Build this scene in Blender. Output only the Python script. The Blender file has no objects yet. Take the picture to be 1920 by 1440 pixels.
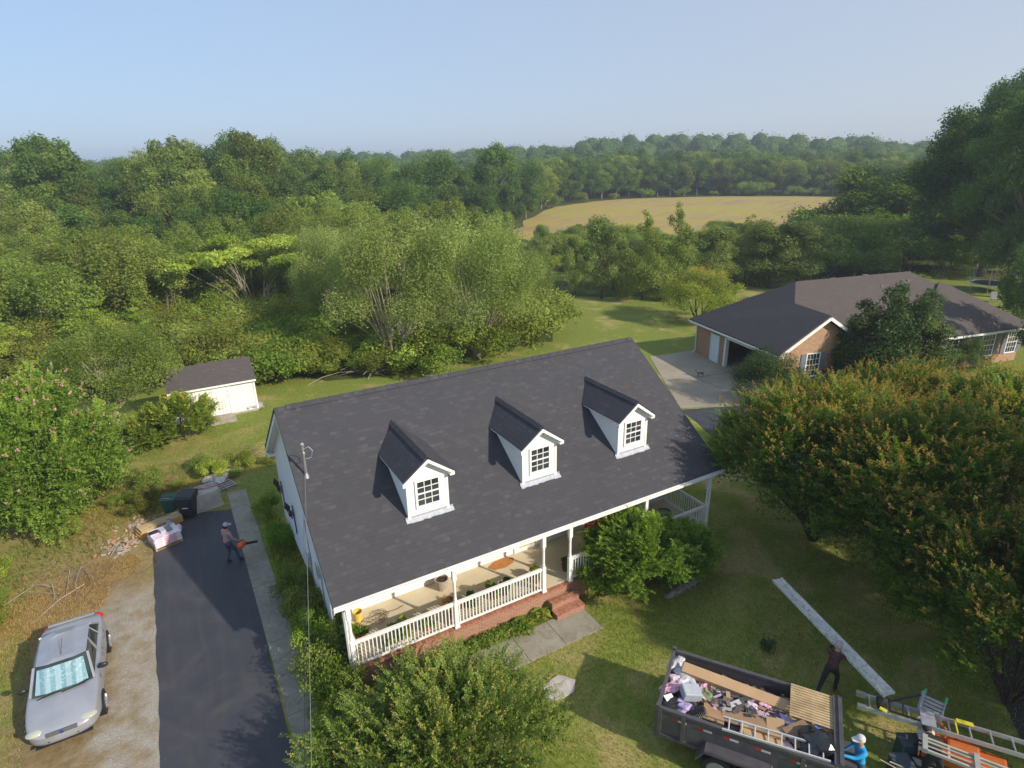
import bpy, bmesh, math, random
import numpy as np
from mathutils import Vector, Matrix
R = math.radians
S = bpy.context.scene
COL = S.collection
# ------------------------------------------------------------------ camera
# world axes = the white house: x along its porch, y to the back, z up; lawn at z = 0
F, PITCH, ROLL, CH, TH, X0, Y0 = 1145.23, R(20.297), R(-1.157), 14.219, R(29.532), -4.878, 13.188
def CF(X, Y, z=0.0):                 # metres right of / ahead of the drone -> world
    dx, dy = X - X0, Y - Y0
    return Vector((dx*math.cos(TH)+dy*math.sin(TH), -dx*math.sin(TH)+dy*math.cos(TH), z))
cam_loc = CF(0, 0, CH)
def ray(px, py):
    x, y = (px-960)/F, (py-720)/F; r = -ROLL
    x, y = x*math.cos(r)-y*math.sin(r), x*math.sin(r)+y*math.cos(r)
    return (x, math.cos(PITCH)-y*math.sin(PITCH), -math.sin(PITCH)-y*math.cos(PITCH))
def PX(px, py, z=0.0):               # ground (or height z) point measured in the photograph
    d = ray(px, py); t = (z-CH)/d[2]
    return CF(d[0]*t, d[1]*t, z)
def PD(px, dist, z=0.0):             # point at a given distance ahead, in the direction of column px
    d = ray(px, 330); return CF(d[0]/d[1]*dist, dist, z)
cd = bpy.data.cameras.new('camera'); cam = bpy.data.objects.new('camera', cd); COL.objects.link(cam)
cd.sensor_width = 36; cd.lens = 36*F/1920; cd.clip_start = .1; cd.clip_end = 6000
fx = Vector((math.cos(TH), -math.sin(TH), 0)); fy = Vector((math.sin(TH), math.cos(TH), 0))
fwd = fy*math.cos(PITCH) - Vector((0,0,1))*math.sin(PITCH)
up = fy*math.sin(PITCH) + Vector((0,0,1))*math.cos(PITCH)
ex = fx*math.cos(ROLL)+up*math.sin(ROLL); ey = -fx*math.sin(ROLL)+up*math.cos(ROLL)
m = Matrix.Identity(4)
for i in range(3): m[i][0], m[i][1], m[i][2], m[i][3] = ex[i], ey[i], -fwd[i], cam_loc[i]
cam.matrix_world = m; S.camera = cam
# ------------------------------------------------------------------ sky, sun, exposure
SUN_AZ, SUN_EL = R(-62), R(30)
w = bpy.data.worlds.new('World'); S.world = w; w.use_nodes = True
nt = w.node_tree; nt.nodes.clear()
sky = nt.nodes.new('ShaderNodeTexSky'); sky.sky_type = 'NISHITA'; sky.sun_disc = False
sky.sun_elevation = SUN_EL; sky.sun_rotation = math.pi/2 - SUN_AZ
sky.air_density = 1.0; sky.dust_density = 1.0; sky.ozone_density = 2.2; sky.altitude = 100
bg = nt.nodes.new('ShaderNodeBackground'); bg.inputs['Strength'].default_value = .15
wo = nt.nodes.new('ShaderNodeOutputWorld')
mxs = nt.nodes.new('ShaderNodeMix'); mxs.data_type = 'RGBA'; mxs.inputs['Factor'].default_value = .8
tcw = nt.nodes.new('ShaderNodeTexCoord'); dt = nt.nodes.new('ShaderNodeVectorMath'); dt.operation = 'DOT_PRODUCT'; dt.inputs[1].default_value = (math.cos(TH), -math.sin(TH), 0)   # paler and greyer towards the sun's side
rw = nt.nodes.new('ShaderNodeValToRGB'); ma = nt.nodes.new('ShaderNodeMath'); ma.operation = 'MULTIPLY_ADD'; ma.inputs[1].default_value = .5; ma.inputs[2].default_value = .5
rw.color_ramp.elements[0].position = .15; rw.color_ramp.elements[0].color = (.385, .555, .835, 1); rw.color_ramp.elements[1].position = .85; rw.color_ramp.elements[1].color = (.55, .60, .71, 1)
sc_ = nt.nodes.new('ShaderNodeVectorMath'); sc_.operation = 'SCALE'; sc_.inputs['Scale'].default_value = 5.0
nt.links.new(tcw.outputs['Generated'], dt.inputs[0]); nt.links.new(dt.outputs['Value'], ma.inputs[0]); nt.links.new(ma.outputs[0], rw.inputs[0]); nt.links.new(rw.outputs[0], sc_.inputs[0]); nt.links.new(sc_.outputs[0], mxs.inputs['B'])
nt.links.new(sky.outputs[0], mxs.inputs['A']); nt.links.new(mxs.outputs['Result'], bg.inputs[0]); nt.links.new(bg.outputs[0], wo.inputs[0])
sd = bpy.data.lights.new('sun', 'SUN'); sd.energy = 4.2; sd.angle = R(1.0); sd.color = (1, .90, .76)
sun = bpy.data.objects.new('sun', sd); COL.objects.link(sun)
sdir = Vector((math.cos(SUN_AZ)*math.cos(SUN_EL), math.sin(SUN_AZ)*math.cos(SUN_EL), math.sin(SUN_EL)))
sun.rotation_euler = sdir.to_track_quat('Z', 'Y').to_euler(); sun.location = (0, 0, 60)
S.view_settings.view_transform = 'Standard'; S.view_settings.look = 'None'
S.view_settings.exposure = 0.38; S.view_settings.gamma = 1; S.view_settings.use_curve_mapping = False
# ------------------------------------------------------------------ materials
class N:
    def __init__(s, name):
        s.m = bpy.data.materials.new(name); s.m.use_nodes = True; s.t = s.m.node_tree
        s.b = s.t.nodes['Principled BSDF']; s.o = s.t.nodes['Material Output']
        s.tc = s.t.nodes.new('ShaderNodeTexCoord')
    def n(s, k, **kw):
        x = s.t.nodes.new(k)
        for a, v in kw.items(): setattr(x, a, v)
        return x
    def put(s, sock, v):
        if hasattr(v, 'links'): s.t.links.new(v, sock)
        elif isinstance(v, (tuple, list)) and len(v) == 3 and sock.type == 'RGBA': sock.default_value = (*v, 1)
        else: sock.default_value = v
    def math(s, op, a, b=0.0, c=None):
        x = s.n('ShaderNodeMath', operation=op); s.put(x.inputs[0], a); s.put(x.inputs[1], b)
        if c is not None: s.put(x.inputs[2], c)
        return x.outputs[0]
    def sep(s, v=None):
        x = s.n('ShaderNodeSeparateXYZ'); s.put(x.inputs[0], v or s.tc.outputs['Object']); return x.outputs
    def comb(s, a, b, c=0.0):
        x = s.n('ShaderNodeCombineXYZ'); s.put(x.inputs[0], a); s.put(x.inputs[1], b); s.put(x.inputs[2], c); return x.outputs[0]
    def noise(s, scale, detail=4, vec=None, rough=.55, dist=0.0):
        x = s.n('ShaderNodeTexNoise'); s.put(x.inputs['Vector'], vec or s.tc.outputs['Object'])
        x.inputs['Scale'].default_value = scale; x.inputs['Detail'].default_value = detail
        x.inputs['Roughness'].default_value = rough; x.inputs['Distortion'].default_value = dist
        return x.outputs['Fac']
    def ramp(s, f, stops):
        x = s.n('ShaderNodeValToRGB'); s.put(x.inputs[0], f); e = x.color_ramp.elements
        while len(e) < len(stops): e.new(.5)
        for i, (p, c) in enumerate(stops):
            e[i].position = p; e[i].color = (*(c if isinstance(c, tuple) else (c, c, c)), 1)
        return x.outputs[0]
    def mix(s, f, a, b, mode='MIX'):
        x = s.n('ShaderNodeMix', data_type='RGBA', blend_type=mode)
        s.put(x.inputs['Factor'], f); s.put(x.inputs['A'], a); s.put(x.inputs['B'], b); return x.outputs['Result']
    def bump(s, h, strength=.3, dist=.02):
        x = s.n('ShaderNodeBump'); s.put(x.inputs['Height'], h)
        x.inputs['Strength'].default_value = strength; x.inputs['Distance'].default_value = dist
        s.t.links.new(x.outputs[0], s.b.inputs['Normal'])
    def fin(s, col=None, rough=.6, metal=0., spec=.5, emit=None):
        if col is not None: s.put(s.b.inputs['Base Color'], col)
        s.put(s.b.inputs['Roughness'], rough); s.put(s.b.inputs['Metallic'], metal)
        s.b.inputs['Specular IOR Level'].default_value = spec
        return s.m
MC = {}
def plain(name, c, rough=.6, metal=0., var=.12, scale=6., spec=.4):
    if name in MC: return MC[name]
    k = N(name); f = k.noise(scale, 5)
    lo = tuple(x*(1-var) for x in c); hi = tuple(min(1, x*(1+var)) for x in c)
    k.bump(k.noise(scale*8, 3), .12, .01)
    MC[name] = k.fin(k.ramp(f, [(.3, lo), (.7, hi)]), rough, metal, spec); return MC[name]
def shingle(name, dark, light, flip=False, slope=.82, bias=.62, spec=.3):
    k = N(name); x, y, z = k.sep()
    if flip: x, y = y, x
    yy = k.math('DIVIDE', y, slope)
    def br(c1, c2, mort, off, w=.30, h=.145, ms=.007, vec=None):
        b = k.n('ShaderNodeTexBrick'); b.offset = off; b.squash = 1.0
        k.put(b.inputs['Vector'], vec or k.comb(x, yy)); k.put(b.inputs['Color1'], c1); k.put(b.inputs['Color2'], c2); k.put(b.inputs['Mortar'], mort)
        b.inputs['Scale'].default_value = 1; b.inputs['Mortar Size'].default_value = ms
        b.inputs['Brick Width'].default_value = w; b.inputs['Row Height'].default_value = h
        return b.outputs['Color']
    a = br((0,0,0), (1,1,1), (.3,.3,.3), .37)
    a2 = br((0,0,0), (1,1,1), (.4,.4,.4), .29, w=.19, vec=k.comb(k.math('ADD', x, 3.3), yy))
    tone = k.math('MULTIPLY', a, a2)
    c = k.ramp(tone, [(.15, dark), (bias, tuple(d*.55+l*.45 for d, l in zip(dark, light))), (.98, light)])
    # course shadow line
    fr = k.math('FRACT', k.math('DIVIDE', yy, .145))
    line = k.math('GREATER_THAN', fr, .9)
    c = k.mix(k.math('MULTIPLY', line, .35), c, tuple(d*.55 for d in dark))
    g = k.noise(1.1, 5); c = k.mix(k.math('MULTIPLY', k.math('SUBTRACT', g, .35), .5), c, tuple(l*1.0 for l in light))
    g2 = k.noise(90, 2); c = k.mix(.35, c, k.mix(g2, tuple(d*.6 for d in dark), tuple(l*1.15 for l in light)))
    k.bump(k.math('ADD', k.math('MULTIPLY', fr, -1.0), k.math('MULTIPLY', tone, .6)), .5, .012)
    return k.fin(c, .85, 0, spec)
def brickmat(name, c1, c2, mort, plane='xz', w=.21, h=.075):
    k = N(name); o = dict(zip('xyz', k.sep()))
    b = k.n('ShaderNodeTexBrick'); b.offset = .5
    k.put(b.inputs['Vector'], k.comb(o[plane[0]], o[plane[1]])); k.put(b.inputs['Color1'], c1); k.put(b.inputs['Color2'], c2); k.put(b.inputs['Mortar'], mort)
    b.inputs['Scale'].default_value = 1; b.inputs['Mortar Size'].default_value = .008; b.inputs['Bias'].default_value = -.1
    b.inputs['Brick Width'].default_value = w; b.inputs['Row Height'].default_value = h
    g = k.noise(1.3, 5); c = k.mix(k.math('MULTIPLY', g, .4), b.outputs['Color'], k.mix(k.noise(14, 2), c1, mort))
    k.bump(b.outputs['Fac'], -.3, .01)
    return k.fin(c, .85, 0, .2)
def siding(name, c, lap=.125):
    k = N(name); x, y, z = k.sep()
    fr = k.math('FRACT', k.math('DIVIDE', z, lap))
    g = k.noise(.8, 4); col = k.ramp(g, [(.3, tuple(v*.9 for v in c)), (.7, c)])
    col = k.mix(k.math('MULTIPLY', k.math('GREATER_THAN', fr, .93), .35), col, tuple(v*.45 for v in c))
    k.bump(k.math('MULTIPLY', fr, -1.0), .6, .02)
    return k.fin(col, .5, 0, .3)
def glassy(name, c=(.02, .025, .03), rough=.08):
    k = N(name); g = k.noise(1.7, 2)
    return k.fin(k.ramp(g, [(.35, c), (.7, tuple(v*2.6+.01 for v in c))]), rough, 0, .8)
def leafmat(name, stops, trans=.42, hue=.08, rough=.55):
    k = N(name); a = k.n('ShaderNodeAttribute', attribute_name='tone')
    c = k.ramp(k.math('MULTIPLY', a.outputs['Fac'], .5), [(p*.5, (min(.8, q[0]*1.47), min(.8, q[1]*1.37), min(.8, q[2]*1.3))) for p, q in stops])
    oi = k.n('ShaderNodeObjectInfo'); hs = k.n('ShaderNodeHueSaturation')
    k.put(hs.inputs['Hue'], k.math('ADD', .5-hue*.32, k.math('MULTIPLY', oi.outputs['Random'], hue*.55)))
    r2 = k.math('FRACT', k.math('MULTIPLY', oi.outputs['Random'], 7.31))
    k.put(hs.inputs['Value'], k.math('ADD', .78, k.math('MULTIPLY', r2, .44))); k.put(hs.inputs['Color'], c); hs.inputs['Saturation'].default_value = 1.04
    tr = k.n('ShaderNodeBsdfTranslucent'); ms = k.n('ShaderNodeMixShader')
    k.put(tr.inputs[0], k.mix(1., hs.outputs[0], (1.25, 1.3, .55), 'MULTIPLY')); k.fin(hs.outputs[0], rough, 0, .12)
    ms.inputs[0].default_value = trans
    k.t.links.new(k.b.outputs[0], ms.inputs[1]); k.t.links.new(tr.outputs[0], ms.inputs[2]); k.t.links.new(ms.outputs[0], k.o.inputs[0])
    return k.m
# ------------------------------------------------------------------ mesh helpers
class MB:
    def __init__(s, T=None): s.v, s.f, s.mi, s.T = [], [], [], T
    def add(s, vs, fs, mi=0):
        b = len(s.v)
        for p in vs:
            p = Vector(p)
            s.v.append(tuple(s.T @ p if s.T else p))
        for f in fs: s.f.append([b+i for i in f]); s.mi.append(mi)
    def box(s, x0, x1, y0, y1, z0, z1, mi=0):
        s.add([(x, y, z) for x in (x0, x1) for y in (y0, y1) for z in (z0, z1)],
              [(0,1,3,2), (4,6,7,5), (0,4,5,1), (2,3,7,6), (0,2,6,4), (1,5,7,3)], mi)
    def bar(s, a, b, wd, h, mi=0, roll=0., upv=(0,0,1)):      # box beam from a to b
        a, b = Vector(a), Vector(b); d = (b-a).normalized(); u = Vector(upv)
        if abs(d.dot(u)) > .98: u = Vector((0, 1, 0))
        sx = d.cross(u).normalized(); sz = sx.cross(d)
        if roll: q = Matrix.Rotation(roll, 3, d); sx, sz = q @ sx, q @ sz
        vs = [p+sx*i*wd/2+sz*j*h/2 for p in (a, b) for i, j in ((-1,-1), (1,-1), (1,1), (-1,1))]
        s.add(vs, [(3,2,1,0), (4,5,6,7), (0,1,5,4), (1,2,6,5), (2,3,7,6), (3,0,4,7)], mi)
    def tube(s, pts, rad, n=8, mi=0, cap=True):
        pts = [Vector(p) for p in pts]; rad = rad if isinstance(rad, (list, tuple)) else [rad]*len(pts)
        vs, fs = [], []; pv = None
        for i, p in enumerate(pts):
            d = (pts[min(i+1, len(pts)-1)]-pts[max(i-1, 0)]); d = d.normalized() if d.length > 1e-9 else Vector((0,0,1))
            if pv is None:
                u = Vector((0,0,1)) if abs(d.z) < .9 else Vector((1,0,0)); pv = d.cross(u).normalized()
            else: pv = (pv-d*pv.dot(d)).normalized()
            q = d.cross(pv)
            for k in range(n):
                t = 2*math.pi*k/n; vs.append(p+(pv*math.cos(t)+q*math.sin(t))*rad[i])
        for i in range(len(pts)-1):
            for k in range(n): a = i*n+k; b = i*n+(k+1) % n; fs.append((a, b, b+n, a+n))
        if cap: fs += [tuple(range(n))[::-1], tuple((len(pts)-1)*n+k for k in range(n))]
        s.add(vs, fs, mi)
    def lathe(s, c, prof, n=16, mi=0, caps=True):   # prof: (radius, z)
        vs = [(c[0]+r*math.cos(2*math.pi*k/n), c[1]+r*math.sin(2*math.pi*k/n), c[2]+z) for r, z in prof for k in range(n)]
        fs = [(i*n+k, i*n+(k+1) % n, (i+1)*n+(k+1) % n, (i+1)*n+k) for i in range(len(prof)-1) for k in range(n)]
        if caps: fs += [tuple(range(n))[::-1], tuple((len(prof)-1)*n+k for k in range(n))]
        s.add(vs, fs, mi)
    def blob(s, c, r, seed=0, amp=.15, n=10, mi=0, sq=(1, 1, 1)):
        rg = random.Random(seed); vs, fs = [], []
        for i in range(n+1):
            th = math.pi*i/n
            for k in range(n*2):
                ph = math.pi*k/n; a = 1+amp*(rg.random()-.5)*2*(0 if i in (0, n) else 1)
                vs.append((c[0]+r*sq[0]*a*math.sin(th)*math.cos(ph), c[1]+r*sq[1]*a*math.sin(th)*math.sin(ph), c[2]+r*sq[2]*a*math.cos(th)))
        m_ = n*2
        for i in range(n):
            for k in range(m_): fs.append((i*m_+k, (i+1)*m_+k, (i+1)*m_+(k+1) % m_, i*m_+(k+1) % m_))
        s.add(vs, fs, mi)
    def poly(s, pts, z0, z1=None, mi=0):            # prism of a 2-D outline (list of xy), or flat sheet
        n = len(pts)
        if z1 is None: s.add([(p[0], p[1], z0) for p in pts], [tuple(range(n))], mi); return
        s.add([(p[0], p[1], z) for z in (z0, z1) for p in pts],
              [tuple(range(n))[::-1], tuple(range(n, 2*n))]+[(k, (k+1) % n, n+(k+1) % n, n+k) for k in range(n)], mi)
    def slab(s, pts, t, mi=0):                      # planar polygon extruded down its normal
        P = [Vector(p) for p in pts]; nn = (P[1]-P[0]).cross(P[2]-P[0]).normalized(); n = len(P)
        s.add(P+[p-nn*t for p in P], [tuple(range(n)), tuple(range(n, 2*n))[::-1]]+[((k+1) % n, k, n+k, n+(k+1) % n) for k in range(n)], mi)
    def build(s, name, mats, parent=None, smooth=False, bevel=0.):
        me = bpy.data.meshes.new(name); me.from_pydata(s.v, [], s.f)
        for q in (mats if isinstance(mats, (list, tuple)) else [mats]): me.materials.append(q)
        me.polygons.foreach_set('material_index', s.mi)
        b = bmesh.new(); b.from_mesh(me); bmesh.ops.recalc_face_normals(b, faces=b.faces)
        if bevel:
            ed = [e for e in b.edges if len(e.link_faces) == 2 and e.calc_face_angle(0) > .5]
            bmesh.ops.bevel(b, geom=ed, offset=bevel, segments=2, affect='EDGES', profile=.6, clamp_overlap=True)
        b.to_mesh(me); b.free()
        if smooth: me.polygons.foreach_set('use_smooth', [True]*len(me.polygons))
        me.update()
        o = bpy.data.objects.new(name, me); COL.objects.link(o)
        if parent: o.parent = parent
        return o
def tag(o, label=None, cat=None, group=None, kind=None):
    if label: o['label'] = label
    if cat: o['category'] = cat
    if group: o['group'] = group
    if kind: o['kind'] = kind
    return o
def thing(name, label, cat, loc=(0,0,0), rz=0., group=None):
    o = bpy.data.objects.new(name, None); COL.objects.link(o); o.empty_display_size = .2
    o.location = loc; o.rotation_euler = (0, 0, rz); return tag(o, label, cat, group)
def struct(name, mb, mat, **k): return tag(mb.build(name, mat, **k), kind='structure')
def copy_tree(root, loc, rz=0., sc=None, label=None, group=None):
    r = root.copy(); COL.objects.link(r); r.location = loc; r.rotation_euler = (0, 0, rz)
    if sc: r.scale = sc if isinstance(sc, tuple) else (sc, sc, sc)
    if label: r['label'] = label
    if group: r['group'] = group
    for ch in KIDS[root.name]:
        c = ch.copy(); COL.objects.link(c); c.parent = r
        for g in KIDS.get(ch.name, []): d = g.copy(); COL.objects.link(d); d.parent = c
    return r
KIDS = {}
def reg(root):
    KIDS[root.name] = [o for o in COL.objects if o.parent == root]
    for c in KIDS[root.name]: KIDS[c.name] = [o for o in COL.objects if o.parent == c]
    return root
# ------------------------------------------------------------------ foliage
def leaves(name, C, Rd, n, ls, mat, seed=0, parent=None, upb=.35, shell=.55, wd=.55, sq=.8, tipf=0., tipn=0, tipls=.5, bias=None, tipr=.12, gloss=False):
    rg = np.random.default_rng(seed); C = np.asarray(C, float); Rd = np.asarray(Rd, float)
    p = Rd**2; p = p/p.sum(); idx = rg.choice(len(C), n, p=p)
    d = rg.normal(size=(n, 3)); d /= np.linalg.norm(d, axis=1)[:, None]
    rr = Rd[idx]*(shell+(1-shell)*rg.random(n)**.6)*(1+.18*rg.normal(size=n))
    P = C[idx]+d*rr[:, None]*np.array([1, 1, sq])
    ct = rg.random(len(C)); tone = ct[idx]*.55+rg.random(n)*.45
    L = ls*(.65+.7*rg.random(n))
    if tipn:                                # flower / seed sprays on the upper outside of the clumps
        zt = C[:, 2]+Rd*sq; wt = np.exp((zt-zt.max())/(.35*(zt.max()-zt.min()+.1)))*Rd**2; wt /= wt.sum()
        ti = rg.choice(len(C), tipn, p=wt); td = rg.normal(size=(tipn, 3)); td[:, 2] = np.abs(td[:, 2])+.35
        td /= np.linalg.norm(td, axis=1)[:, None]; TC = C[ti]+td*(Rd[ti]*1.02)[:, None]*np.array([1, 1, sq])
        k = 16; q = np.repeat(TC, k, axis=0)+rg.normal(size=(tipn*k, 3))*tipr*np.array([1, 1, 1.35])
        P = np.vstack([P, q]); d = np.vstack([d, rg.normal(size=q.shape)]); L = np.r_[L, ls*tipls*(.6+.8*rg.random(len(q)))]
        tt = np.repeat(rg.random(tipn) < tipf, k); tone = np.r_[tone, np.where(tt, 1.75, 1.25)+.2*rg.random(len(q))]
    n = len(P)
    keep = P[:, 2] > .05
    Nn = d*.8+rg.normal(size=(n, 3))*.75; Nn[:, 2] += upb; Nn /= np.linalg.norm(Nn, axis=1)[:, None]
    t = np.cross(Nn, rg.normal(size=(n, 3))); t /= np.linalg.norm(t, axis=1)[:, None]+1e-9; b = np.cross(Nn, t)
    t *= (L/2)[:, None]; b *= (L/2*wd)[:, None]
    V = np.stack([P-t, P+b-t*.1, P+t, P-b-t*.1], 1)[keep].reshape(-1, 3); n = int(keep.sum()); tone = tone[keep]
    me = bpy.data.meshes.new(name); me.vertices.add(n*4); me.vertices.foreach_set('co', V.astype('f').ravel())
    me.loops.add(n*4); me.loops.foreach_set('vertex_index', np.arange(n*4, dtype='i'))
    me.polygons.add(n); me.polygons.foreach_set('loop_start', np.arange(0, n*4, 4, dtype='i'))
    me.update(calc_edges=True)
    at = me.attributes.new('tone', 'FLOAT', 'FACE'); at.data.foreach_set('value', tone.astype('f'))
    me.materials.append(mat)
    o = bpy.data.objects.new(name, me); COL.objects.link(o)
    if parent: o.parent = parent
    return o
def shoots(name, C, Rd, ns, nl, length, ls, mat, seed=0, parent=None, panp=.5, pinkp=.0, pan=.16, droop=.35, up=.6, fill=0, center=(0, 0, 1.)):
    rg = np.random.default_rng(seed); C = np.asarray(C, float); Rd = np.asarray(Rd, float); ctr = np.array(center)
    i = rg.choice(len(C), ns, p=Rd**2/np.sum(Rd**2)); d0 = rg.normal(size=(ns, 3)); d0 /= np.linalg.norm(d0, axis=1)[:, None]
    B = C[i]+d0*(Rd[i]*.75*rg.random(ns)**.5)[:, None]
    o = B-ctr; o /= np.linalg.norm(o, axis=1)[:, None]+1e-9; dr = o*.8+rg.normal(size=(ns, 3))*.35; dr[:, 2] += up; dr /= np.linalg.norm(dr, axis=1)[:, None]
    Ln = length*(.55+.8*rg.random(ns)); st = rg.random(ns)
    t = (np.arange(nl)//2*2+1)/nl; side = np.where(np.arange(nl) % 2 == 0, 1., -1.)
    T = t[None, :, None]; P = B[:, None, :]+dr[:, None, :]*Ln[:, None, None]*T; P[:, :, 2] -= droop*Ln[:, None]*(t**2)[None, :]
    tan = dr[:, None, :]+np.array([0, 0, -2*droop])*T; tan /= np.linalg.norm(tan, axis=2)[..., None]
    sd_ = np.cross(tan, np.array([0, 0, 1.])); sd_ /= np.linalg.norm(sd_, axis=2)[..., None]+1e-9
    lf = sd_*side[None, :, None]*.85+tan*.45+rg.normal(size=P.shape)*.22; lf[:, :, 2] -= .12; lf /= np.linalg.norm(lf, axis=2)[..., None]
    nr = np.cross(lf, tan); nr /= np.linalg.norm(nr, axis=2)[..., None]+1e-9
    wv = np.cross(nr, lf); L = (ls*(.7+.6*rg.random(P.shape[:2]))*(1-.35*t[None, :]))[..., None]
    tone = np.clip(.25+.45*t[None, :]+.35*(st[:, None]-.3)+.15*rg.normal(size=P.shape[:2]), 0, 1.05)
    Q = np.stack([P, P+lf*L*.45+wv*L*.24, P+lf*L, P+lf*L*.45-wv*L*.24], 2).reshape(-1, 4, 3); tone = tone.ravel()
    tip = P[:, -1]; zt = tip[:, 2]; pr = np.clip((zt-np.percentile(zt, 15))/(np.percentile(zt, 90)-np.percentile(zt, 15)+.01), .05, 1)*panp
    hs = np.where(rg.random(ns) < pr)[0]
    if len(hs):
        k = 18; ax = tan[hs, -1]; ax = ax*.7+np.array([0, 0, .5]); a = rg.random((len(hs), k, 1)); c = tip[hs][:, None]+ax[:, None]*a*pan*1.6+rg.normal(size=(len(hs), k, 3))*pan*.28*(1.1-a)
        u = rg.normal(size=c.shape); u /= np.linalg.norm(u, axis=2)[..., None]; v = np.cross(u, rg.normal(size=c.shape)); v /= np.linalg.norm(v, axis=2)[..., None]; h = ls*.22
        Q = np.vstack([Q, np.stack([c-u*h, c+v*h, c+u*h, c-v*h], 2).reshape(-1, 4, 3)])
        pk = rg.random(len(hs)) < pinkp; tone = np.r_[tone, np.clip(np.repeat(np.where(pk, 1.85, 1.3+.35*rg.random(len(hs))), k)+.08*rg.normal(size=len(hs)*k), 1.15, 2)]
    if fill:
        j = rg.choice(len(C), fill, p=Rd**2/np.sum(Rd**2)); d = rg.normal(size=(fill, 3)); d /= np.linalg.norm(d, axis=1)[:, None]; c = C[j]+d*(Rd[j]*rg.random(fill)**.4)[:, None]
        u = rg.normal(size=(fill, 3)); u /= np.linalg.norm(u, axis=1)[:, None]; v = np.cross(u, d+rg.normal(size=d.shape)*.6); v /= np.linalg.norm(v, axis=1)[:, None]; h = (ls*.55*(.6+.6*rg.random(fill)))[:, None]
        Q = np.vstack([Q, np.stack([c-u*h, c+v*h*.5, c+u*h, c-v*h*.5], 1)]); tone = np.r_[tone, rg.random(fill)*.6]
    keep = Q[:, :, 2].min(1) > .03; Q = Q[keep]; tone = tone[keep]; n = len(Q)
    me = bpy.data.meshes.new(name); me.vertices.add(n*4); me.vertices.foreach_set('co', Q.astype('f').ravel()); me.loops.add(n*4); me.loops.foreach_set('vertex_index', np.arange(n*4, dtype='i'))
    me.polygons.add(n); me.polygons.foreach_set('loop_start', np.arange(0, n*4, 4, dtype='i')); me.update(calc_edges=True)
    me.attributes.new('tone', 'FLOAT', 'FACE').data.foreach_set('value', tone.astype('f')); me.materials.append(mat)
    ob = bpy.data.objects.new(name, me); COL.objects.link(ob)
    if parent: ob.parent = parent
    return ob
def clumps(kind, n, rx, rz, zc, seed, k=1., ry=None):
    rg = np.random.default_rng(seed); ry = ry or rx; C = []
    while len(C) < n:
        p = rg.normal(size=3); p /= np.linalg.norm(p); f = .45+.55*rg.random()**.5
        if kind == 'dome' and p[2] < -.25: continue
        x, y, z = p*f
        if kind == 'cone':
            h = rg.random()**1.25; a = rg.random()*6.283; r = (1-h)*(.55+.45*rg.random())+.03
            C.append((rx*r*math.cos(a), ry*r*math.sin(a), zc-rz+2*rz*h)); continue
        if kind == 'flat' and p[2] < 0: z *= .35
        C.append((rx*x, ry*y, zc+rz*z))
    C = np.array(C); R_ = (rx*.30+.2*rz*.3)*k*(.7+.6*rg.random(n))
    if kind == 'cone': R_ = rx*.34*k*(1.15-.8*(C[:, 2]-zc+rz)/(2*rz))
    C[:, :2] += rg.normal(size=(n, 2))*rx*.08
    return C, R_
def trunkmesh(name, C, base_r, split, mat, parent, seed=0, stems=1, spread=.2, frac=.5, thin=.28, n=6, top=None):
    rg = random.Random(seed); mb = MB(); top = top or max(c[2] for c in C)
    bases = []
    for k in range(stems):
        a = 6.283*k/stems+rg.random()*.5; s_ = spread if stems > 1 else 0
        bases.append(((s_*.35*math.cos(a), s_*.35*math.sin(a), -.15), (s_*math.cos(a)*2.2, s_*math.sin(a)*2.2, split)))
        b0, b1 = map(Vector, bases[-1]); mid = (b0+b1)/2+Vector((rg.uniform(-1, 1), rg.uniform(-1, 1), 0))*base_r*.5
        mb.tube([b0, b0+(mid-b0)*.25+Vector((0, 0, .1)), mid, b1], [base_r*1.45, base_r*1.05, base_r*.9, base_r*.75], n)
    for c in C:
        if rg.random() > frac: continue
        b = Vector(min(bases, key=lambda q: (q[1][0]-c[0])**2+(q[1][1]-c[1])**2)[1]) if stems > 1 else Vector(bases[0][1])
        e = Vector(c); e = b+(e-b)*.92; m1 = b+(e-b)*.45+Vector((rg.uniform(-.1, .1), rg.uniform(-.1, .1), .12))*(e-b).length*.5
        r0 = base_r*thin*rg.uniform(1.2, 2.0)
        mb.tube([b-Vector((0, 0, .15)), m1, e], [r0, r0*.6, r0*.18], 5, cap=False)
    return mb.build(name, mat, parent, smooth=True)
def bark(name, c): return plain(name, c, .9, 0, .35, 9, .15)
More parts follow.
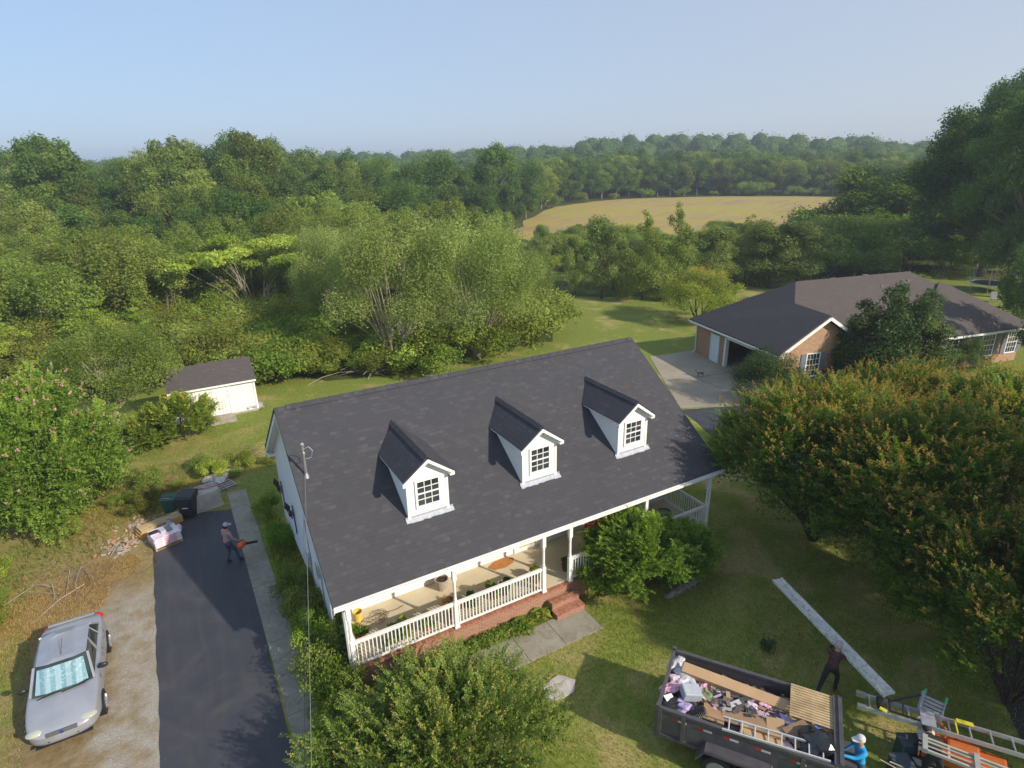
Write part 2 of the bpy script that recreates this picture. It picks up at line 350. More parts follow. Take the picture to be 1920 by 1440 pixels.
# ------------------------------------------------------------------ ground
def groundmat():
    k = N('lawn_ground'); x, y, z = k.sep()
    big = k.noise(.09, 4); med = k.noise(.45, 5, rough=.6, dist=.6); fine = k.noise(5.5, 6, rough=.7); ff = k.noise(38, 3, rough=.75)
    green = k.ramp(fine, [(.3, (.12, .16, .026)), (.6, (.21, .245, .050)), (.8, (.30, .31, .09))])
    tan = k.ramp(fine, [(.3, (.33, .25, .10)), (.7, (.47, .36, .17))])
    f = k.math('MULTIPLY_ADD', med, 1.5, k.math('MULTIPLY_ADD', big, .9, -.86))
    f = k.math('ADD', f, k.math('MULTIPLY', k.math('SUBTRACT', ff, .5), .5))
    c = k.mix(k.ramp(f, [(.36, 0.), (.66, .9)]), green, tan)
    # worn dirt and straw left of the driveway, round the parked car
    def band(v, a, b, s):
        lo = k.n('ShaderNodeMapRange'); lo.clamp = True; k.put(lo.inputs[0], v); k.put(lo.inputs[1], a-s); k.put(lo.inputs[2], a+s)
        hi = k.n('ShaderNodeMapRange'); hi.clamp = True; k.put(hi.inputs[0], v); k.put(hi.inputs[1], b-s); k.put(hi.inputs[2], b+s)
        return k.math('MULTIPLY', lo.outputs[0], k.math('SUBTRACT', 1., hi.outputs[0]))
    wob = k.math('MULTIPLY', k.math('SUBTRACT', k.noise(.9, 5), .5), 3.2)
    xw = k.math('ADD', x, wob); yw = k.math('ADD', y, wob)
    dirt = k.math('MULTIPLY', band(xw, -8.6, -4.0, .7), band(yw, -9, 12.8, 1.2))
    dcol = k.ramp(k.noise(3.2, 6, rough=.75), [(.3, (.16, .10, .05)), (.55, (.27, .19, .10)), (.75, (.36, .29, .18))])
    c = k.mix(k.math('MULTIPLY', dirt, .92), c, dcol)
    straw = k.math('MULTIPLY', band(xw, -12.5, -1.4, 1.2), band(yw, 8.5, 20.5, 1.5)); c = k.mix(k.math('MULTIPLY', straw, k.ramp(k.noise(.8, 5), [(.38, .15), (.6, .85)])), c, k.ramp(k.noise(7, 5, rough=.7), [(.3, (.22, .16, .06)), (.7, (.40, .30, .13))]))
    grav = k.math('MULTIPLY', band(xw, -6.3, -4.0, .45), band(yw, -9, 8.4, 1.))
    gcol = k.ramp(k.noise(24, 4, rough=.8), [(.32, (.20, .17, .13)), (.5, (.36, .33, .28)), (.7, (.52, .50, .45))])
    c = k.mix(k.math('MULTIPLY', grav, k.ramp(k.noise(1.8, 4), [(.36, .25), (.6, .95)])), c, gcol)
    k.bump(k.math('ADD', fine, k.math('MULTIPLY', ff, .5)), .6, .05)
    return k.fin(c, .95, 0, .1)
GM = groundmat()
mb = MB(); nx = 60; ext = 2600
xs = [math.copysign(abs(t)**2.2*ext, t) for t in [i/nx*2-1 for i in range(nx+1)]]
mb.add([(x, y, 0) for x in xs for y in xs], [(i*(nx+1)+j, (i+1)*(nx+1)+j, (i+1)*(nx+1)+j+1, i*(nx+1)+j+1) for i in range(nx) for j in range(nx)])
struct('ground', mb, GM)
def sheet(name, pts, z, mat, th=None, kind=True):
    mb = MB(); mb.poly(pts, z if th is None else z-th, None if th is None else z); return struct(name, mb, mat)
def rag(pts, amp, step, seed, closed=True):           # ragged outline
    rg = random.Random(seed); out = []
    for i, p in enumerate(pts):
        q = pts[(i+1) % len(pts)]; L = math.dist(p[:2], q[:2]); n = max(1, int(L/step))
        for j in range(n): t = j/n; out.append((p[0]+(q[0]-p[0])*t+rg.uniform(-amp, amp), p[1]+(q[1]-p[1])*t+rg.uniform(-amp, amp)))
    return out
# asphalt driveway, freshly sealed
k = N('sealed_asphalt'); f = k.noise(1.1, 6, rough=.65, dist=.8); sp = k.noise(120, 2)
c = k.ramp(f, [(.3, (.040, .041, .050)), (.55, (.052, .052, .062)), (.75, (.072, .068, .070))])
c = k.mix(k.ramp(sp, [(.6, 0.), (.75, .5)]), c, (.10, .09, .085))
xx, yy, zz = k.sep(); st = k.noise(2.0, 4, vec=k.comb(k.math('MULTIPLY', xx, 2.2), k.math('MULTIPLY', yy, .16)))
c = k.mix(k.ramp(st, [(.5, 0.), (.72, .4)]), c, (.085, .072, .064)); k.bump(sp, .35, .01)
v = k.n('ShaderNodeTexVoronoi'); v.inputs['Scale'].default_value = 1.7; k.put(v.inputs['Vector'], k.tc.outputs['Object'])
c = k.mix(k.ramp(v.outputs['Distance'], [(.012, .8), (.022, 0.)]), c, (.35, .33, .30))
c = k.mix(k.ramp(k.noise(.55, 5, dist=1.5), [(.55, 0.), (.68, .35)]), c, (.10, .09, .082))
ASPH = k.fin(c, k.ramp(f, [(.3, .5), (.7, .75)]), 0, .4)
k = N('aged_concrete'); f = k.noise(.9, 6, rough=.7); sp = k.noise(60, 3)
c = k.ramp(f, [(.3, (.20, .175, .135)), (.55, (.30, .27, .215)), (.75, (.38, .345, .28))]); c = k.mix(.25, c, k.ramp(sp, [(.3, (.16, .14, .11)), (.7, (.46, .43, .36))]))
k.bump(sp, .3, .01); c = k.mix(k.ramp(k.noise(2.6, 6, rough=.8, dist=1.), [(.5, 0.), (.68, .6)]), c, (.13, .11, .075)); CONC = k.fin(c, .9, 0, .2)
CONC2 = plain('driveway_concrete', (.31, .265, .20), .9, 0, .14, .5, .2)
ROADM = plain('road_asphalt', (.055, .058, .07), .9, 0, .2, 2.5, .2)
dl = [(-4.62, y) for y in (-9, -4, -1, 1, 3, 5, 7, 9, 11)]
mb = MB(); mb.poly(rag([(-4.62+.03*math.sin(y_*3.1), y_) for y_ in (-9, -4, -1, 1, 3, 5, 7, 9, 11)], .03, .4, 5)[:-49]+[(-3.5, 13.2), (-1.52, 12.5), (-1.55, 6), (-1.66, -1), (-1.75, -9)], -.05, .016); struct('driveway', mb, ASPH)
mb = MB(); ys = [-9]+[-7.6+1.55*i for i in range(15)]
for a, b in zip(ys[:-1], ys[1:]): mb.box(-1.52-(.2 if b < 0 else .05), -.78, a+.008, b-.008, -.05, .034)
struct('path', mb, CONC)
mb = MB(); e = [-1.05, .18, 1.4, 2.65, 3.9, 5.15, 6.45, 7.86]
for a, b in zip(e[:-1], e[1:]): mb.box(a+.009, b-.009, -1.62, -.46, -.05, .04)
struct('front_path', mb, CONC)
mb = MB(); J = [PX(1218, 669), PX(1298, 657), PX(1357, 686), (30.2, 10.6, 0), (27.8, 8.2, 0), (23.1, 10.5, 0)]
mb.poly([p[:2] for p in J], -.05, .02)
struct('neighbour_driveway', mb, CONC2)
mb = MB()
for a, b in ((PX(1285, 700), PX(1390, 745)), (PX(1255, 715), PX(1372, 698))): mb.bar((a[0], a[1], .021), (b[0], b[1], .021), .03, .01)
struct('driveway_joint', mb, plain('joint_dark', (.09, .08, .06)))
sheet('road', rag([(22.95, 10.3), (21.6, 6.3), (21.6, 3), (20.5, -1.5), (19.5, -5), (17.0, -8.2), (14.6, -10.2), (12.5, -14), (11.5, -22), (15.5, -22), (17, -14), (20.5, -8), (24.5, -3), (25.6, 4), (26.6, 7.8), (27.6, 8.3)], .06, 1., 3), .012, ROADM, .05)
# far farm field
k = N('field_crop'); f = k.noise(.035, 6, rough=.65, dist=1.2); g = k.noise(.9, 4, rough=.8); x, y, z = k.sep()
rows = k.noise(.5, 3, vec=k.comb(k.math('MULTIPLY', k.math('ADD', x, k.math('MULTIPLY', y, .5)), .05), k.math('SUBTRACT', y, k.math('MULTIPLY', x, .5))))
c = k.ramp(k.math('MULTIPLY_ADD', rows, .7, k.math('MULTIPLY_ADD', f, .7, -.18)), [(.34, (.32, .22, .14)), (.46, (.38, .28, .12)), (.56, (.42, .33, .08)), (.66, (.32, .31, .06)), (.8, (.20, .24, .06))])
c = k.mix(.22, c, k.mix(g, (.10, .08, .04), (.34, .28, .14))); FIELD = k.fin(c, .95, 0, .05)
fp = [(962, 445), (972, 425), (1000, 404), (1045, 388), (1110, 378), (1200, 372), (1340, 368.5), (1500, 368), (1600, 371), (1640, 440), (1400, 462), (1100, 470)]
sheet('field', rag([PX(*p)[:2] for p in fp], 1.2, 6, 9), .06, FIELD)
# forest floor and rough margins under the woods
k = N('forest_floor'); f = k.noise(.6, 6, rough=.7); g = k.noise(5, 4)
c = k.ramp(f, [(.3, (.035, .05, .012)), (.55, (.08, .10, .025)), (.75, (.14, .135, .045))]); c = k.mix(.3, c, k.mix(g, (.02, .03, .01), (.11, .12, .04)))
k.bump(g, .8, .15); FLOOR = k.fin(c, .95, 0, .05)
ff = [(-200, 905), (0, 860), (60, 700), (300, 790-60), (420, 690), (520, 700), (610, 712), (740, 700), (900, 660), (1035, 640), (1030, 556), (1230, 556), (1310, 545), (1560, 522), (1820, 505), (2200, 480)]
P_ = [PX(*p)[:2] for p in ff]+[tuple(CF(600, 900)[:2]), tuple(CF(-600, 900)[:2]), tuple(CF(-300, 60)[:2])]
sheet('forest_floor', rag(P_, .5, 2.5, 4), .008, FLOOR)
# rising ground beyond the field
mb = MB(); nn = 40; A = []
for i in range(nn+1):
    for j in range(nn+1):
        X = -520+1240*i/nn; Y = 255+620*j/nn
        h = 12*math.exp(-((X-130)/150)**2-((Y-430)/110)**2)+9*math.exp(-((X-60)/420)**2-((Y-640)/180)**2)+5*math.exp(-((X+300)/200)**2-((Y-560)/190)**2)
        A.append(CF(X, Y, h-.6+.4*min(1, j/4)))
HILL = A
mb.add(A, [(i*(nn+1)+j, (i+1)*(nn+1)+j, (i+1)*(nn+1)+j+1, i*(nn+1)+j+1) for i in range(nn) for j in range(nn)]); struct('hill', mb, FLOOR, smooth=True)
# ------------------------------------------------------------------ the white house
L, ZE, ZR, DR, DB = 14.66, 3.106, 6.917, 5.50, 10.28
SL = (ZR-ZE)/DR; ZD = .756
roofz = lambda v: ZE+SL*v if v <= DR else ZR-SL*(v-DR)
cs = math.cos(math.atan(SL))
SH1 = shingle('charcoal_shingle', (.045, .0445, .050), (.086, .084, .092), slope=cs)
SH2 = shingle('dormer_shingle', (.042, .042, .048), (.074, .073, .082), flip=True, slope=.8)
WHITE = plain('white_paint', (.80, .79, .76), .45, 0, .04, 3)
SIDE = siding('white_siding', (.80, .79, .77)); SIDE2 = siding('gable_siding', (.74, .76, .78))  # gable copy is cooler and darker: its shade is put into the colour
BRK = brickmat('foundation_brick', (.36, .15, .085), (.25, .10, .06), (.38, .32, .26), 'xz')
BRKT = brickmat('step_brick', (.34, .15, .09), (.24, .10, .06), (.36, .30, .25), 'xy', .075, .21)
BRKY = brickmat('side_brick', (.36, .15, .085), (.25, .10, .06), (.38, .32, .26), 'yz')
GLASS = glassy('window_glass'); PORCH = plain('porch_floor_paint', (.56, .48, .33), .7, 0, .1, 1.2)
METAL = plain('aluminium', (.62, .63, .64), .35, .85, .08, 8); DARKM = plain('black_metal', (.02, .02, .022), .5)
H = thing('white_house', 'white house with charcoal shingle roof, three dormers and a long railed front porch', 'house', (0, 0, 0))
mb = MB(); t = .14
mb.slab([(0,0,ZE), (L,0,ZE), (L,DR,ZR), (0,DR,ZR)], t); mb.slab([(0,DR,ZR), (L,DR,ZR), (L,DB,roofz(DB)), (0,DB,roofz(DB))], t)
roof = mb.build('roof', SH1, H)
mb = MB()
for i in range(72):                                   # overlapping ridge cap shingles
    a = .36+i*(L-.5)/72; b = a+(L-.5)/72+.03
    if b > L: b = L
    z = .035+.006*(i % 2)
    mb.slab([(a,DR-.17,ZR-.17*SL+z), (b,DR-.17,ZR-.17*SL+z-.008), (b,DR,ZR+z-.008), (a,DR,ZR+z)], .03)
    mb.slab([(a,DR,ZR+z), (b,DR,ZR+z-.008), (b,DR+.17,ZR-.17*SL+z-.008), (a,DR+.17,ZR-.17*SL+z)], .03)
mb.build('ridge_cap', SH1, roof)
mb = MB()                                             # walls: gable ends, front and back
g = .34
for x in (g, L-g):
    s_ = .06
    pts = [(2.395, 0.45), (9.95, .45), (9.95, roofz(9.95)-.16), (DR, ZR-.16), (2.395, roofz(2.395)-.16)]
    vs = [(x-s_, p[0], p[1]) for p in pts]+[(x+s_, p[0], p[1]) for p in pts]; n = 5
    mb.add(vs, [tuple(range(n)), tuple(range(n, 2*n))[::-1]]+[(q, (q+1) % n, n+(q+1) % n, n+q) for q in range(n)])
mb.box(g+.06, L-g-.06, 9.83, 9.95, .45, roofz(9.95)-.2)
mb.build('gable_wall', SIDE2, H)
mb = MB(); mb.box(g+.06, L-g-.06, 2.395, 2.5, ZD-.02, roofz(2.395)-.16); mb.build('front_wall', SIDE, H)
mb = MB(); mb.box(g+.02, L-g-.02, 2.44, 9.9, -.1, .45); mb.build('foundation', BRKY, H)
mb = MB(); mb.box(.30, L-.42, .02, .14, -.1, ZD-.07); mb.box(.30, .42, .14, 2.44, -.1, ZD-.07, 1); mb.box(L-.54, L-.42, .14, 2.44, -.1, ZD-.07, 1)
for i in range(146):                                  # rowlock course on top of the porch foundation
    a = .28+i*(L-.70)/146
    mb.box(a+.004, a+(L-.70)/146-.004, -.005, .16, ZD-.07, ZD-.012-.003*(i % 3), 2)
mb.build('porch_foundation', [BRK, BRKY, plain('rowlock_brick', (.36, .16, .10), .85, 0, .3, 7)], H)
mb = MB(); mb.box(.42, L-.54, .165, 2.39, ZD-.1, ZD); mb.build('porch_floor', PORCH, H)
mb = MB(); mb.box(.36, L-.36, .2, 2.39, 2.92, 2.95); mb.build('porch_ceiling', WHITE, H)
mb = MB(); mb.box(.30, L-.34, .045, .16, 2.90, 2.96); mb.box(.02, L-.02, -.015, .02, 2.93, 3.075); mb.build('porch_beam', WHITE, H)
mb = MB()                                             # gutter
mb.box(.0, L, -.10, -.02, 2.99, 3.0); mb.box(0, L, -.11, -.095, 2.99, 3.085); mb.box(0, .015, -.10, -.02, 3., 3.07); mb.box(L-.015, L, -.10, -.02, 3., 3.07)
mb.build('gutter', WHITE, H)
for x in (.012, L-.012):                              # rake boards and soffits
    mb = MB()
    for a, b in ((-.02, DR), (DR, DB)):
        mb.bar((x, a, roofz(a)-.215), (x, b, roofz(b)-.215), .024, .15, upv=(1, 0, 0), roll=math.pi/2)
    mb.build('rake_board', WHITE, H)
    mb = MB(); q = (.03, g-.06) if x < 1 else (L-g+.06, L-.03)
    mb.slab([(q[0], 0.02, roofz(0)-.20), (q[1], 0.02, roofz(0)-.20), (q[1], DR, ZR-.20), (q[0], DR, ZR-.20)], .02)
    mb.slab([(q[0], DR, ZR-.20), (q[1], DR, ZR-.20), (q[1], DB, roofz(DB)-.20), (q[0], DB, roofz(DB)-.20)], .02)
    mb.build('soffit', WHITE, H)
mb = MB(); mb.box(-.0, L, DB-.02, DB+.08, roofz(DB)-.26, roofz(DB)-.05); mb.box(-.0, .34, 9.9, DB, roofz(DB)-.36, roofz(DB)-.26); mb.build('rear_fascia', WHITE, H)
# porch posts and railings
PU = [.385, 3.546, 6.706, 7.749, 10.992, 14.063]
for u in PU:
    mb = MB(); w_ = .062
    mb.box(u-w_, u+w_, .04, .165, ZD-.02, ZD+.95); mb.lathe((u, .103, ZD+.95), [(.062, 0), (.05, .04), (.056, .08), (.045, .14), (.045, .62), (.056, .70), (.05, .74), (.062, .78)], 12)
    mb.box(u-w_, u+w_, .04, .165, ZD+1.73, 2.90); mb.box(u-w_-.02, u+w_+.02, .02, .185, ZD-.01, ZD+.06)
    mb.build('porch_post', WHITE, H)
def railing(a, b, n):
    mb = MB(); a, b = Vector(a), Vector(b)
    for z, hh, ww in ((.90, .05, .085), (.83, .035, .05), (.10, .05, .06)): mb.bar(a+Vector((0,0,z)), b+Vector((0,0,z)), ww, hh)
    for i in range(n):
        p = a+(b-a)*(i+.5)/n; mb.box(p.x-.016, p.x+.016, p.y-.016, p.y+.016, ZD+.12, ZD+.82)
    return mb.build('railing', WHITE, H)
for i, j in ((0, 1), (1, 2), (3, 4), (4, 5)): railing((PU[i]+.065, .103, ZD), (PU[j]-.065, .103, ZD), int((PU[j]-PU[i])/.115))
railing((.46, .17, ZD), (.46, 2.39, ZD), 19); railing((14.02, .17, ZD), (14.02, 2.39, ZD), 19)
mb = MB()                                             # brick steps
for i, (y0, y1, z) in enumerate(((-.62, .0, .25), (-.32, .0, .50), )):
    mb.box(6.78, 7.85, y0, y1, -.1, z-.06, 0)
    for q in range(13):
        a = 6.76+q*1.11/13
        for c0 in ((y0-.02, y0+.17), (y0+.18, y0+.36)):
            if c0[1] < .02: mb.box(a+.004, a+1.11/13-.004, c0[0], c0[1], z-.06, z-.004*(q % 2), 1)
mb.build('front_steps', [BRK, plain('rowlock_brick', (.36, .16, .10))], H)
# door and front windows under the porch roof
mb = MB(); mb.box(7.0, 7.95, 2.36, 2.392, ZD, 2.75); mb.box(6.9, 7.0, 2.345, 2.392, ZD, 2.80); mb.box(7.95, 8.05, 2.345, 2.392, ZD, 2.80)
mb.box(7.12, 7.83, 2.35, 2.358, ZD+.16, ZD+.22, 1); mb.box(7.12, 7.83, 2.35, 2.358, ZD+.30, ZD+.36, 1); mb.box(7.12, 7.83, 2.352, 2.36, ZD+.9, 2.6, 2)
d_ = mb.build('front_door', [WHITE, plain('brass_trim', (.55, .40, .16), .5), GLASS], H)
mb = MB(); mb.tube([(7.9, 2.34, ZD+1), (7.9, 2.30, ZD+1)], .025); mb.build('handle', METAL, d_)
def window(x, y, z, w_, h_, cols, rows, parent, name='window'):   # faces -y, centre bottom at x,z
    f = MB(); tk = .07
    f.box(x-w_/2-tk, x+w_/2+tk, y-.035, y+.02, z-tk-.02, z, 0); f.box(x-w_/2-tk, x+w_/2+tk, y-.035, y+.02, z+h_, z+h_+tk, 0)
    f.box(x-w_/2-tk, x-w_/2, y-.033, y+.02, z, z+h_, 0); f.box(x+w_/2, x+w_/2+tk, y-.033, y+.02, z, z+h_, 0)
    f.box(x-w_/2, x+w_/2, y-.028, y+.005, z+h_/2-.022, z+h_/2+.022, 0)
    for i in range(1, cols): f.box(x-w_/2+w_*i/cols-.011, x-w_/2+w_*i/cols+.011, y-.02, y+.003, z, z+h_, 0)
    for j in range(1, rows):
        if j*2 != rows: f.box(x-w_/2, x+w_/2, y-.021, y+.003, z+h_*j/rows-.011, z+h_*j/rows+.011, 0)
    o = f.build(name, WHITE, parent)
    return o, (x-w_/2, x+w_/2, y, z, z+h_)
def pane(o, q, thing_depth=True):
    g_ = MB(); g_.box(q[0], q[1], q[2]-.008, q[2]+.004, q[3], q[4]); return g_.build('pane', GLASS, o)
for x in (2.2, 5.0, 10.0, 12.4):
    o, q = window(x, 2.37, ZD+.75, .85, 1.25, 3, 4, H); pane(o, q)
# dormers
DZE, DZP, DVE, DVF, DW = 5.483, 6.104, 1.218, 1.433, .667
VR = (DZP-ZE)/SL; VE = (DZE-ZE)/SL; DS = (DZP-DZE)/.825
k = N('dormer_lap'); x, y, z = k.sep(); fr = k.math('FRACT', k.math('DIVIDE', z, .115))
cc = k.mix(k.math('MULTIPLY', k.math('GREATER_THAN', fr, .90), .45), (.80, .79, .76), (.42, .42, .43)); k.bump(k.math('MULTIPLY', fr, -1.), .8, .03); DLAP = k.fin(cc, .45, 0, .3)
BENT = plain('galvanised_flashing', (.70, .71, .74), .3, .6, .1, 9)
for a in (3.426, 7.403, 11.376):
    mb = MB(); zb = roofz(DVF)
    zt = lambda x: DZP-.10-abs(x-a)*DS
    F_ = [(a-DW, DVF, zb-.1), (a+DW, DVF, zb-.1), (a+DW, DVF, zt(a+DW)), (a, DVF, zt(a)), (a-DW, DVF, zt(a-DW))]
    mb.add(F_+[(p[0], p[1]+.08, p[2]) for p in F_], [(0,1,2,3,4), (9,8,7,6,5)]+[(i, (i+1) % 5, 5+(i+1) % 5, 5+i) for i in range(5)])
    for sx in (-1, 1):
        x0 = a+sx*DW; zt_ = zt(x0); ve = (zt_-ZE)/SL
        T_ = [(x0-sx*.002, DVF+.08, zb-.05), (x0-sx*.002, DVF+.08, zt_), (x0-sx*.002, ve+.1, zt_), (x0-sx*.002, ve+.1, zt_-.3)]
        T2 = [(p[0]-sx*.07, p[1], p[2]) for p in T_]
        mb.add(T_+T2, [(0,1,2,3), (7,6,5,4)]+[(i, (i+1) % 4, 4+(i+1) % 4, 4+i) for i in range(4)])
    D = mb.build('dormer', DLAP, H)
    mb = MB()                                         # dormer roof (two slopes)
    for sx in (-1, 1):
        e = a+sx*.825
        q = [(a, DVE, DZP), (a, VR+.25, DZP), (e, VE+.12, DZE), (e, DVE, DZE)]
        if sx > 0: q = q[::-1]
        mb.slab(q, .07)
    mb.build('dormer_roof', SH2, D)
    mb = MB()
    for i in range(20):
        v0 = DVE+.0+i*(VR-DVE)/20; v1 = v0+(VR-DVE)/20+.02; z = .03+.004*(i % 2)
        for sx in (-1, 1):
            q = [(a, v0, DZP+z+.008), (a, v1, DZP+z), (a+sx*.13, v1, DZP+z-.13*DS), (a+sx*.13, v0, DZP+z-.13*DS+.008)]
            mb.slab(q if sx < 0 else q[::-1], .025)
    mb.build('ridge_cap', SH2, D)
    mb = MB()                                         # white rake trim, eave returns, corner boards
    for sx in (-1, 1):
        e = a+sx*.825
        p, q = Vector((a, DVE+.012, DZP-.115)), Vector((e, DVE+.012, DZE-.115))
        mb.add([p+Vector((0,-.02,.055)), q+Vector((0,-.02,.055)), q+Vector((0,-.02,-.045)), p+Vector((0,-.02,-.065)), p+Vector((0,.01,.055)), q+Vector((0,.01,.055)), q+Vector((0,.01,-.045)), p+Vector((0,.01,-.065))],
               [(0,1,2,3), (7,6,5,4), (0,4,5,1), (3,2,6,7), (1,5,6,2), (0,3,7,4)])
        z0 = DZE-.165; mb.box(min(a+sx*(DW+.008), e), max(a+sx*(DW+.008), e), DVE, DVF+.1, z0-.01, z0+.06)
        mb.slab([(a, DVE+.02, DZP-.075), (a, DVF-.002, DZP-.075), (a+sx*.82, DVF-.002, DZE-.075), (a+sx*.82, DVE+.02, DZE-.075)][::(1 if sx < 0 else -1)], .02)
        mb.box(a+sx*(DW-.035)-.04, a+sx*(DW-.035)+.045*1, DVF-.014, DVF+.0, zb-.02, zt(a+DW)-.02)
        mb.slab([(a+sx*.80, DVF, DZE-.075), (a+sx*.80, VE+.1, DZE-.075), (a+sx*(DW+.003), VE+.1, DZE-.075), (a+sx*(DW+.003), DVF, DZE-.075)], .03)
    mb.build('trim', WHITE, D)
    o, q = window(a+.01, DVF-.012, 4.47, .68, .80, 3, 4, D, 'dormer_window')
    # pane joins the window mesh (a dormer window is already a sub-part)
    me = o.data; me.materials.append(GLASS); b_ = bmesh.new(); b_.from_mesh(me)
    vs = [b_.verts.new((xx_, q[2]-.006, zz_)) for xx_, zz_ in ((q[0], q[3]), (q[1], q[3]), (q[1], q[4]), (q[0], q[4]))]; fz = b_.faces.new(vs); fz.material_index = 1; b_.to_mesh(me); b_.free()
    mb = MB(); rg = random.Random(int(a*10)); n = 12; x0 = a-DW-.09; x1 = a+DW+.13   # crinkled flashing laid on the shingles
    for i in range(n):
        a0 = x0+(x1-x0)*i/n; a1 = x0+(x1-x0)*(i+1)/n; h0, h1 = (.012+rg.random()*.016 for _ in '12'); y0 = DVF-.115+rg.uniform(-.012, .012)
        mb.add([(a0, y0, roofz(y0)+h0), (a1, y0, roofz(y0)+h1), (a1, DVF-.004, roofz(DVF)+.02), (a0, DVF-.004, roofz(DVF)+.02), (a1, DVF-.004, roofz(DVF)+.09), (a0, DVF-.004, roofz(DVF)+.09),
                (a0, y0, roofz(y0)+.002), (a1, y0, roofz(y0)+.002)], [(0,1,2,3), (3,2,4,5), (6,7,1,0)])
    mb.build('flashing', BENT, D)
# service mast, downspouts, wall sconces
mb = MB(); mb.tube([(.36, 3.32, 5.2), (.36, 3.32, 6.42)], .032, 10); mb.lathe((.36, 3.32, 6.42), [(.05, -.02), (.06, .04), (.02, .08)], 10)
mb.lathe((.36, 3.32, 5.41), [(.10, -.1), (.045, .08)], 10); mb.tube([(.36, 3.30, 6.3), (.52, 3.28, 6.35), (.62, 3.26, 6.2), (.55, 3.26, 6.0), (.40, 3.28, 5.98)], .012, 5)
mb.tube([(.36, 3.25, 6.2), (.36, 3.15, 6.2)], .03, 6)
mb.build('service_mast', METAL, H)
for x, sx in ((14.19, 1), (.29, -1)):
    mb = MB(); mb.tube([(x, -.05, 3.0), (x, .02, 2.88), (x+sx*.01, .10, 2.78), (x+sx*.01, .10, .32), (x+sx*.04, -.02, .16), (x+sx*.07, -.16, .08)], .042, 4); mb.build('downspout', WHITE, H)
for v, z in ((9.2, 2.15), (6.9, 2.25)):                # wrought wall ornaments
    mb = MB(); x = g-.08
    mb.tube([(x, v, z-.9), (x-.02, v, z+.3)], .022, 6)
    for s_ in (-1, 1): mb.tube([(x, v, z-.1), (x-.10, v+s_*.12, z-.16), (x-.14, v+s_*.24, z), (x-.10, v+s_*.20, z+.12)], .018, 6)
    mb.tube([(x, v, z+.1), (x-.2, v, z+.08), (x-.22, v, z+.2)], .018, 6)
    for p in ((x-.14, v-.24, z), (x-.14, v+.24, z), (x-.22, v, z+.2)): mb.lathe(p, [(.03, 0), (.07, .05), (.075, .16), (.03, .24), (.01, .3)], 8)
    mb.build('wall_sconce', DARKM, H)
for (x, y, z) in ((.26, 4.6, 2.0), (.26, 2.9, 2.6)):    # conduits and meter on the gable wall
    mb = MB(); mb.tube([(x, y, .5), (x, y, z+1.2)], .02, 6); mb.box(x-.10, x, y-.12, y+.12, z-.5, z); mb.build('meter_box', METAL, H)
# ------------------------------------------------------------------ vegetation
def HT(px, py, D): d = ray(px, py); return CH+d[2]/d[1]*D
BK = bark('grey_bark', (.20, .165, .12)); BKD = bark('dark_bark', (.075, .058, .042)); BKP = bark('pale_bark', (.36, .31, .23))
G_FOR = leafmat('forest_leaves', [(0, (0.053, 0.093, 0.021)), (.5, (0.105, 0.168, 0.039)), (1, (0.188, 0.262, 0.068)), (2, (0.300, 0.300, 0.090))])
G_DRK = leafmat('dark_leaves', [(0, (0.033, 0.072, 0.021)), (.5, (0.068, 0.128, 0.033)), (1, (0.128, 0.203, 0.054)), (2, (0.300, 0.300, 0.090))], hue=.04)
G_OLV = leafmat('olive_leaves', [(0, (0.083, 0.120, 0.027)), (.5, (0.150, 0.203, 0.050)), (1, (0.247, 0.307, 0.090)), (2, (0.360, 0.360, 0.120))], hue=.04)
G_LIM = leafmat('lime_leaves', [(0, (0.097, 0.152, 0.030)), (.5, (0.194, 0.264, 0.051)), (1, (0.324, 0.396, 0.092)), (2, (0.518, 0.396, 0.121))], hue=.04)
G_WIL = leafmat('willow_leaves', [(0, (0.083, 0.128, 0.038)), (.5, (0.158, 0.210, 0.068)), (1, (0.262, 0.323, 0.128)), (2, (0.405, 0.405, 0.165))], hue=.02)
G_CRA = leafmat('crape_leaves', [(0, (.035, .080, .014)), (.5, (.075, .135, .024)), (1, (.14, .20, .040)), (1.2, (.225, .20, .05)), (1.6, (.29, .215, .065)), (1.9, (.34, .13, .13))], hue=.015)
G_CRN = leafmat('near_crape_leaves', [(0, (0.050, 0.091, 0.018)), (.5, (0.115, 0.178, 0.038)), (1, (0.220, 0.278, 0.075)), (1.3, (0.300, 0.298, 0.080)), (1.9, (0.340, 0.326, 0.100))], hue=.0, trans=.3, rough=.4)
G_CRL = leafmat('pink_crape_leaves', [(0, (.06, .12, .022)), (.5, (.14, .23, .045)), (1, (.27, .36, .085)), (1.3, (.30, .27, .08)), (1.75, (.50, .30, .36)), (1.95, (.6, .38, .45))], hue=.0, trans=.38)
G_VIN = leafmat('vine_leaves', [(0, (0.049, 0.099, 0.020)), (.5, (0.121, 0.204, 0.036)), (1, (0.259, 0.330, 0.072)), (1.3, (0.486, 0.396, 0.081)), (2, (0.648, 0.502, 0.101))], hue=.06)
G_EVG = leafmat('evergreen_leaves', [(0, (0.022, 0.051, 0.019)), (.5, (0.056, 0.096, 0.031)), (1, (0.149, 0.191, 0.066)), (2, (0.372, 0.337, 0.143))], hue=.02, rough=.35)
G_GLD = leafmat('gold_leaves', [(0, (0.079, 0.114, 0.022)), (.5, (0.158, 0.204, 0.038)), (1, (0.247, 0.288, 0.068)), (1.3, (0.383, 0.288, 0.090)), (2, (0.427, 0.264, 0.105))], hue=.0)
G_WED = leafmat('weed_leaves', [(0, (.06, .085, .015)), (.5, (.12, .155, .03)), (1, (.19, .215, .055)), (1.3, (.25, .235, .06)), (2, (.3, .27, .08))], hue=.02)
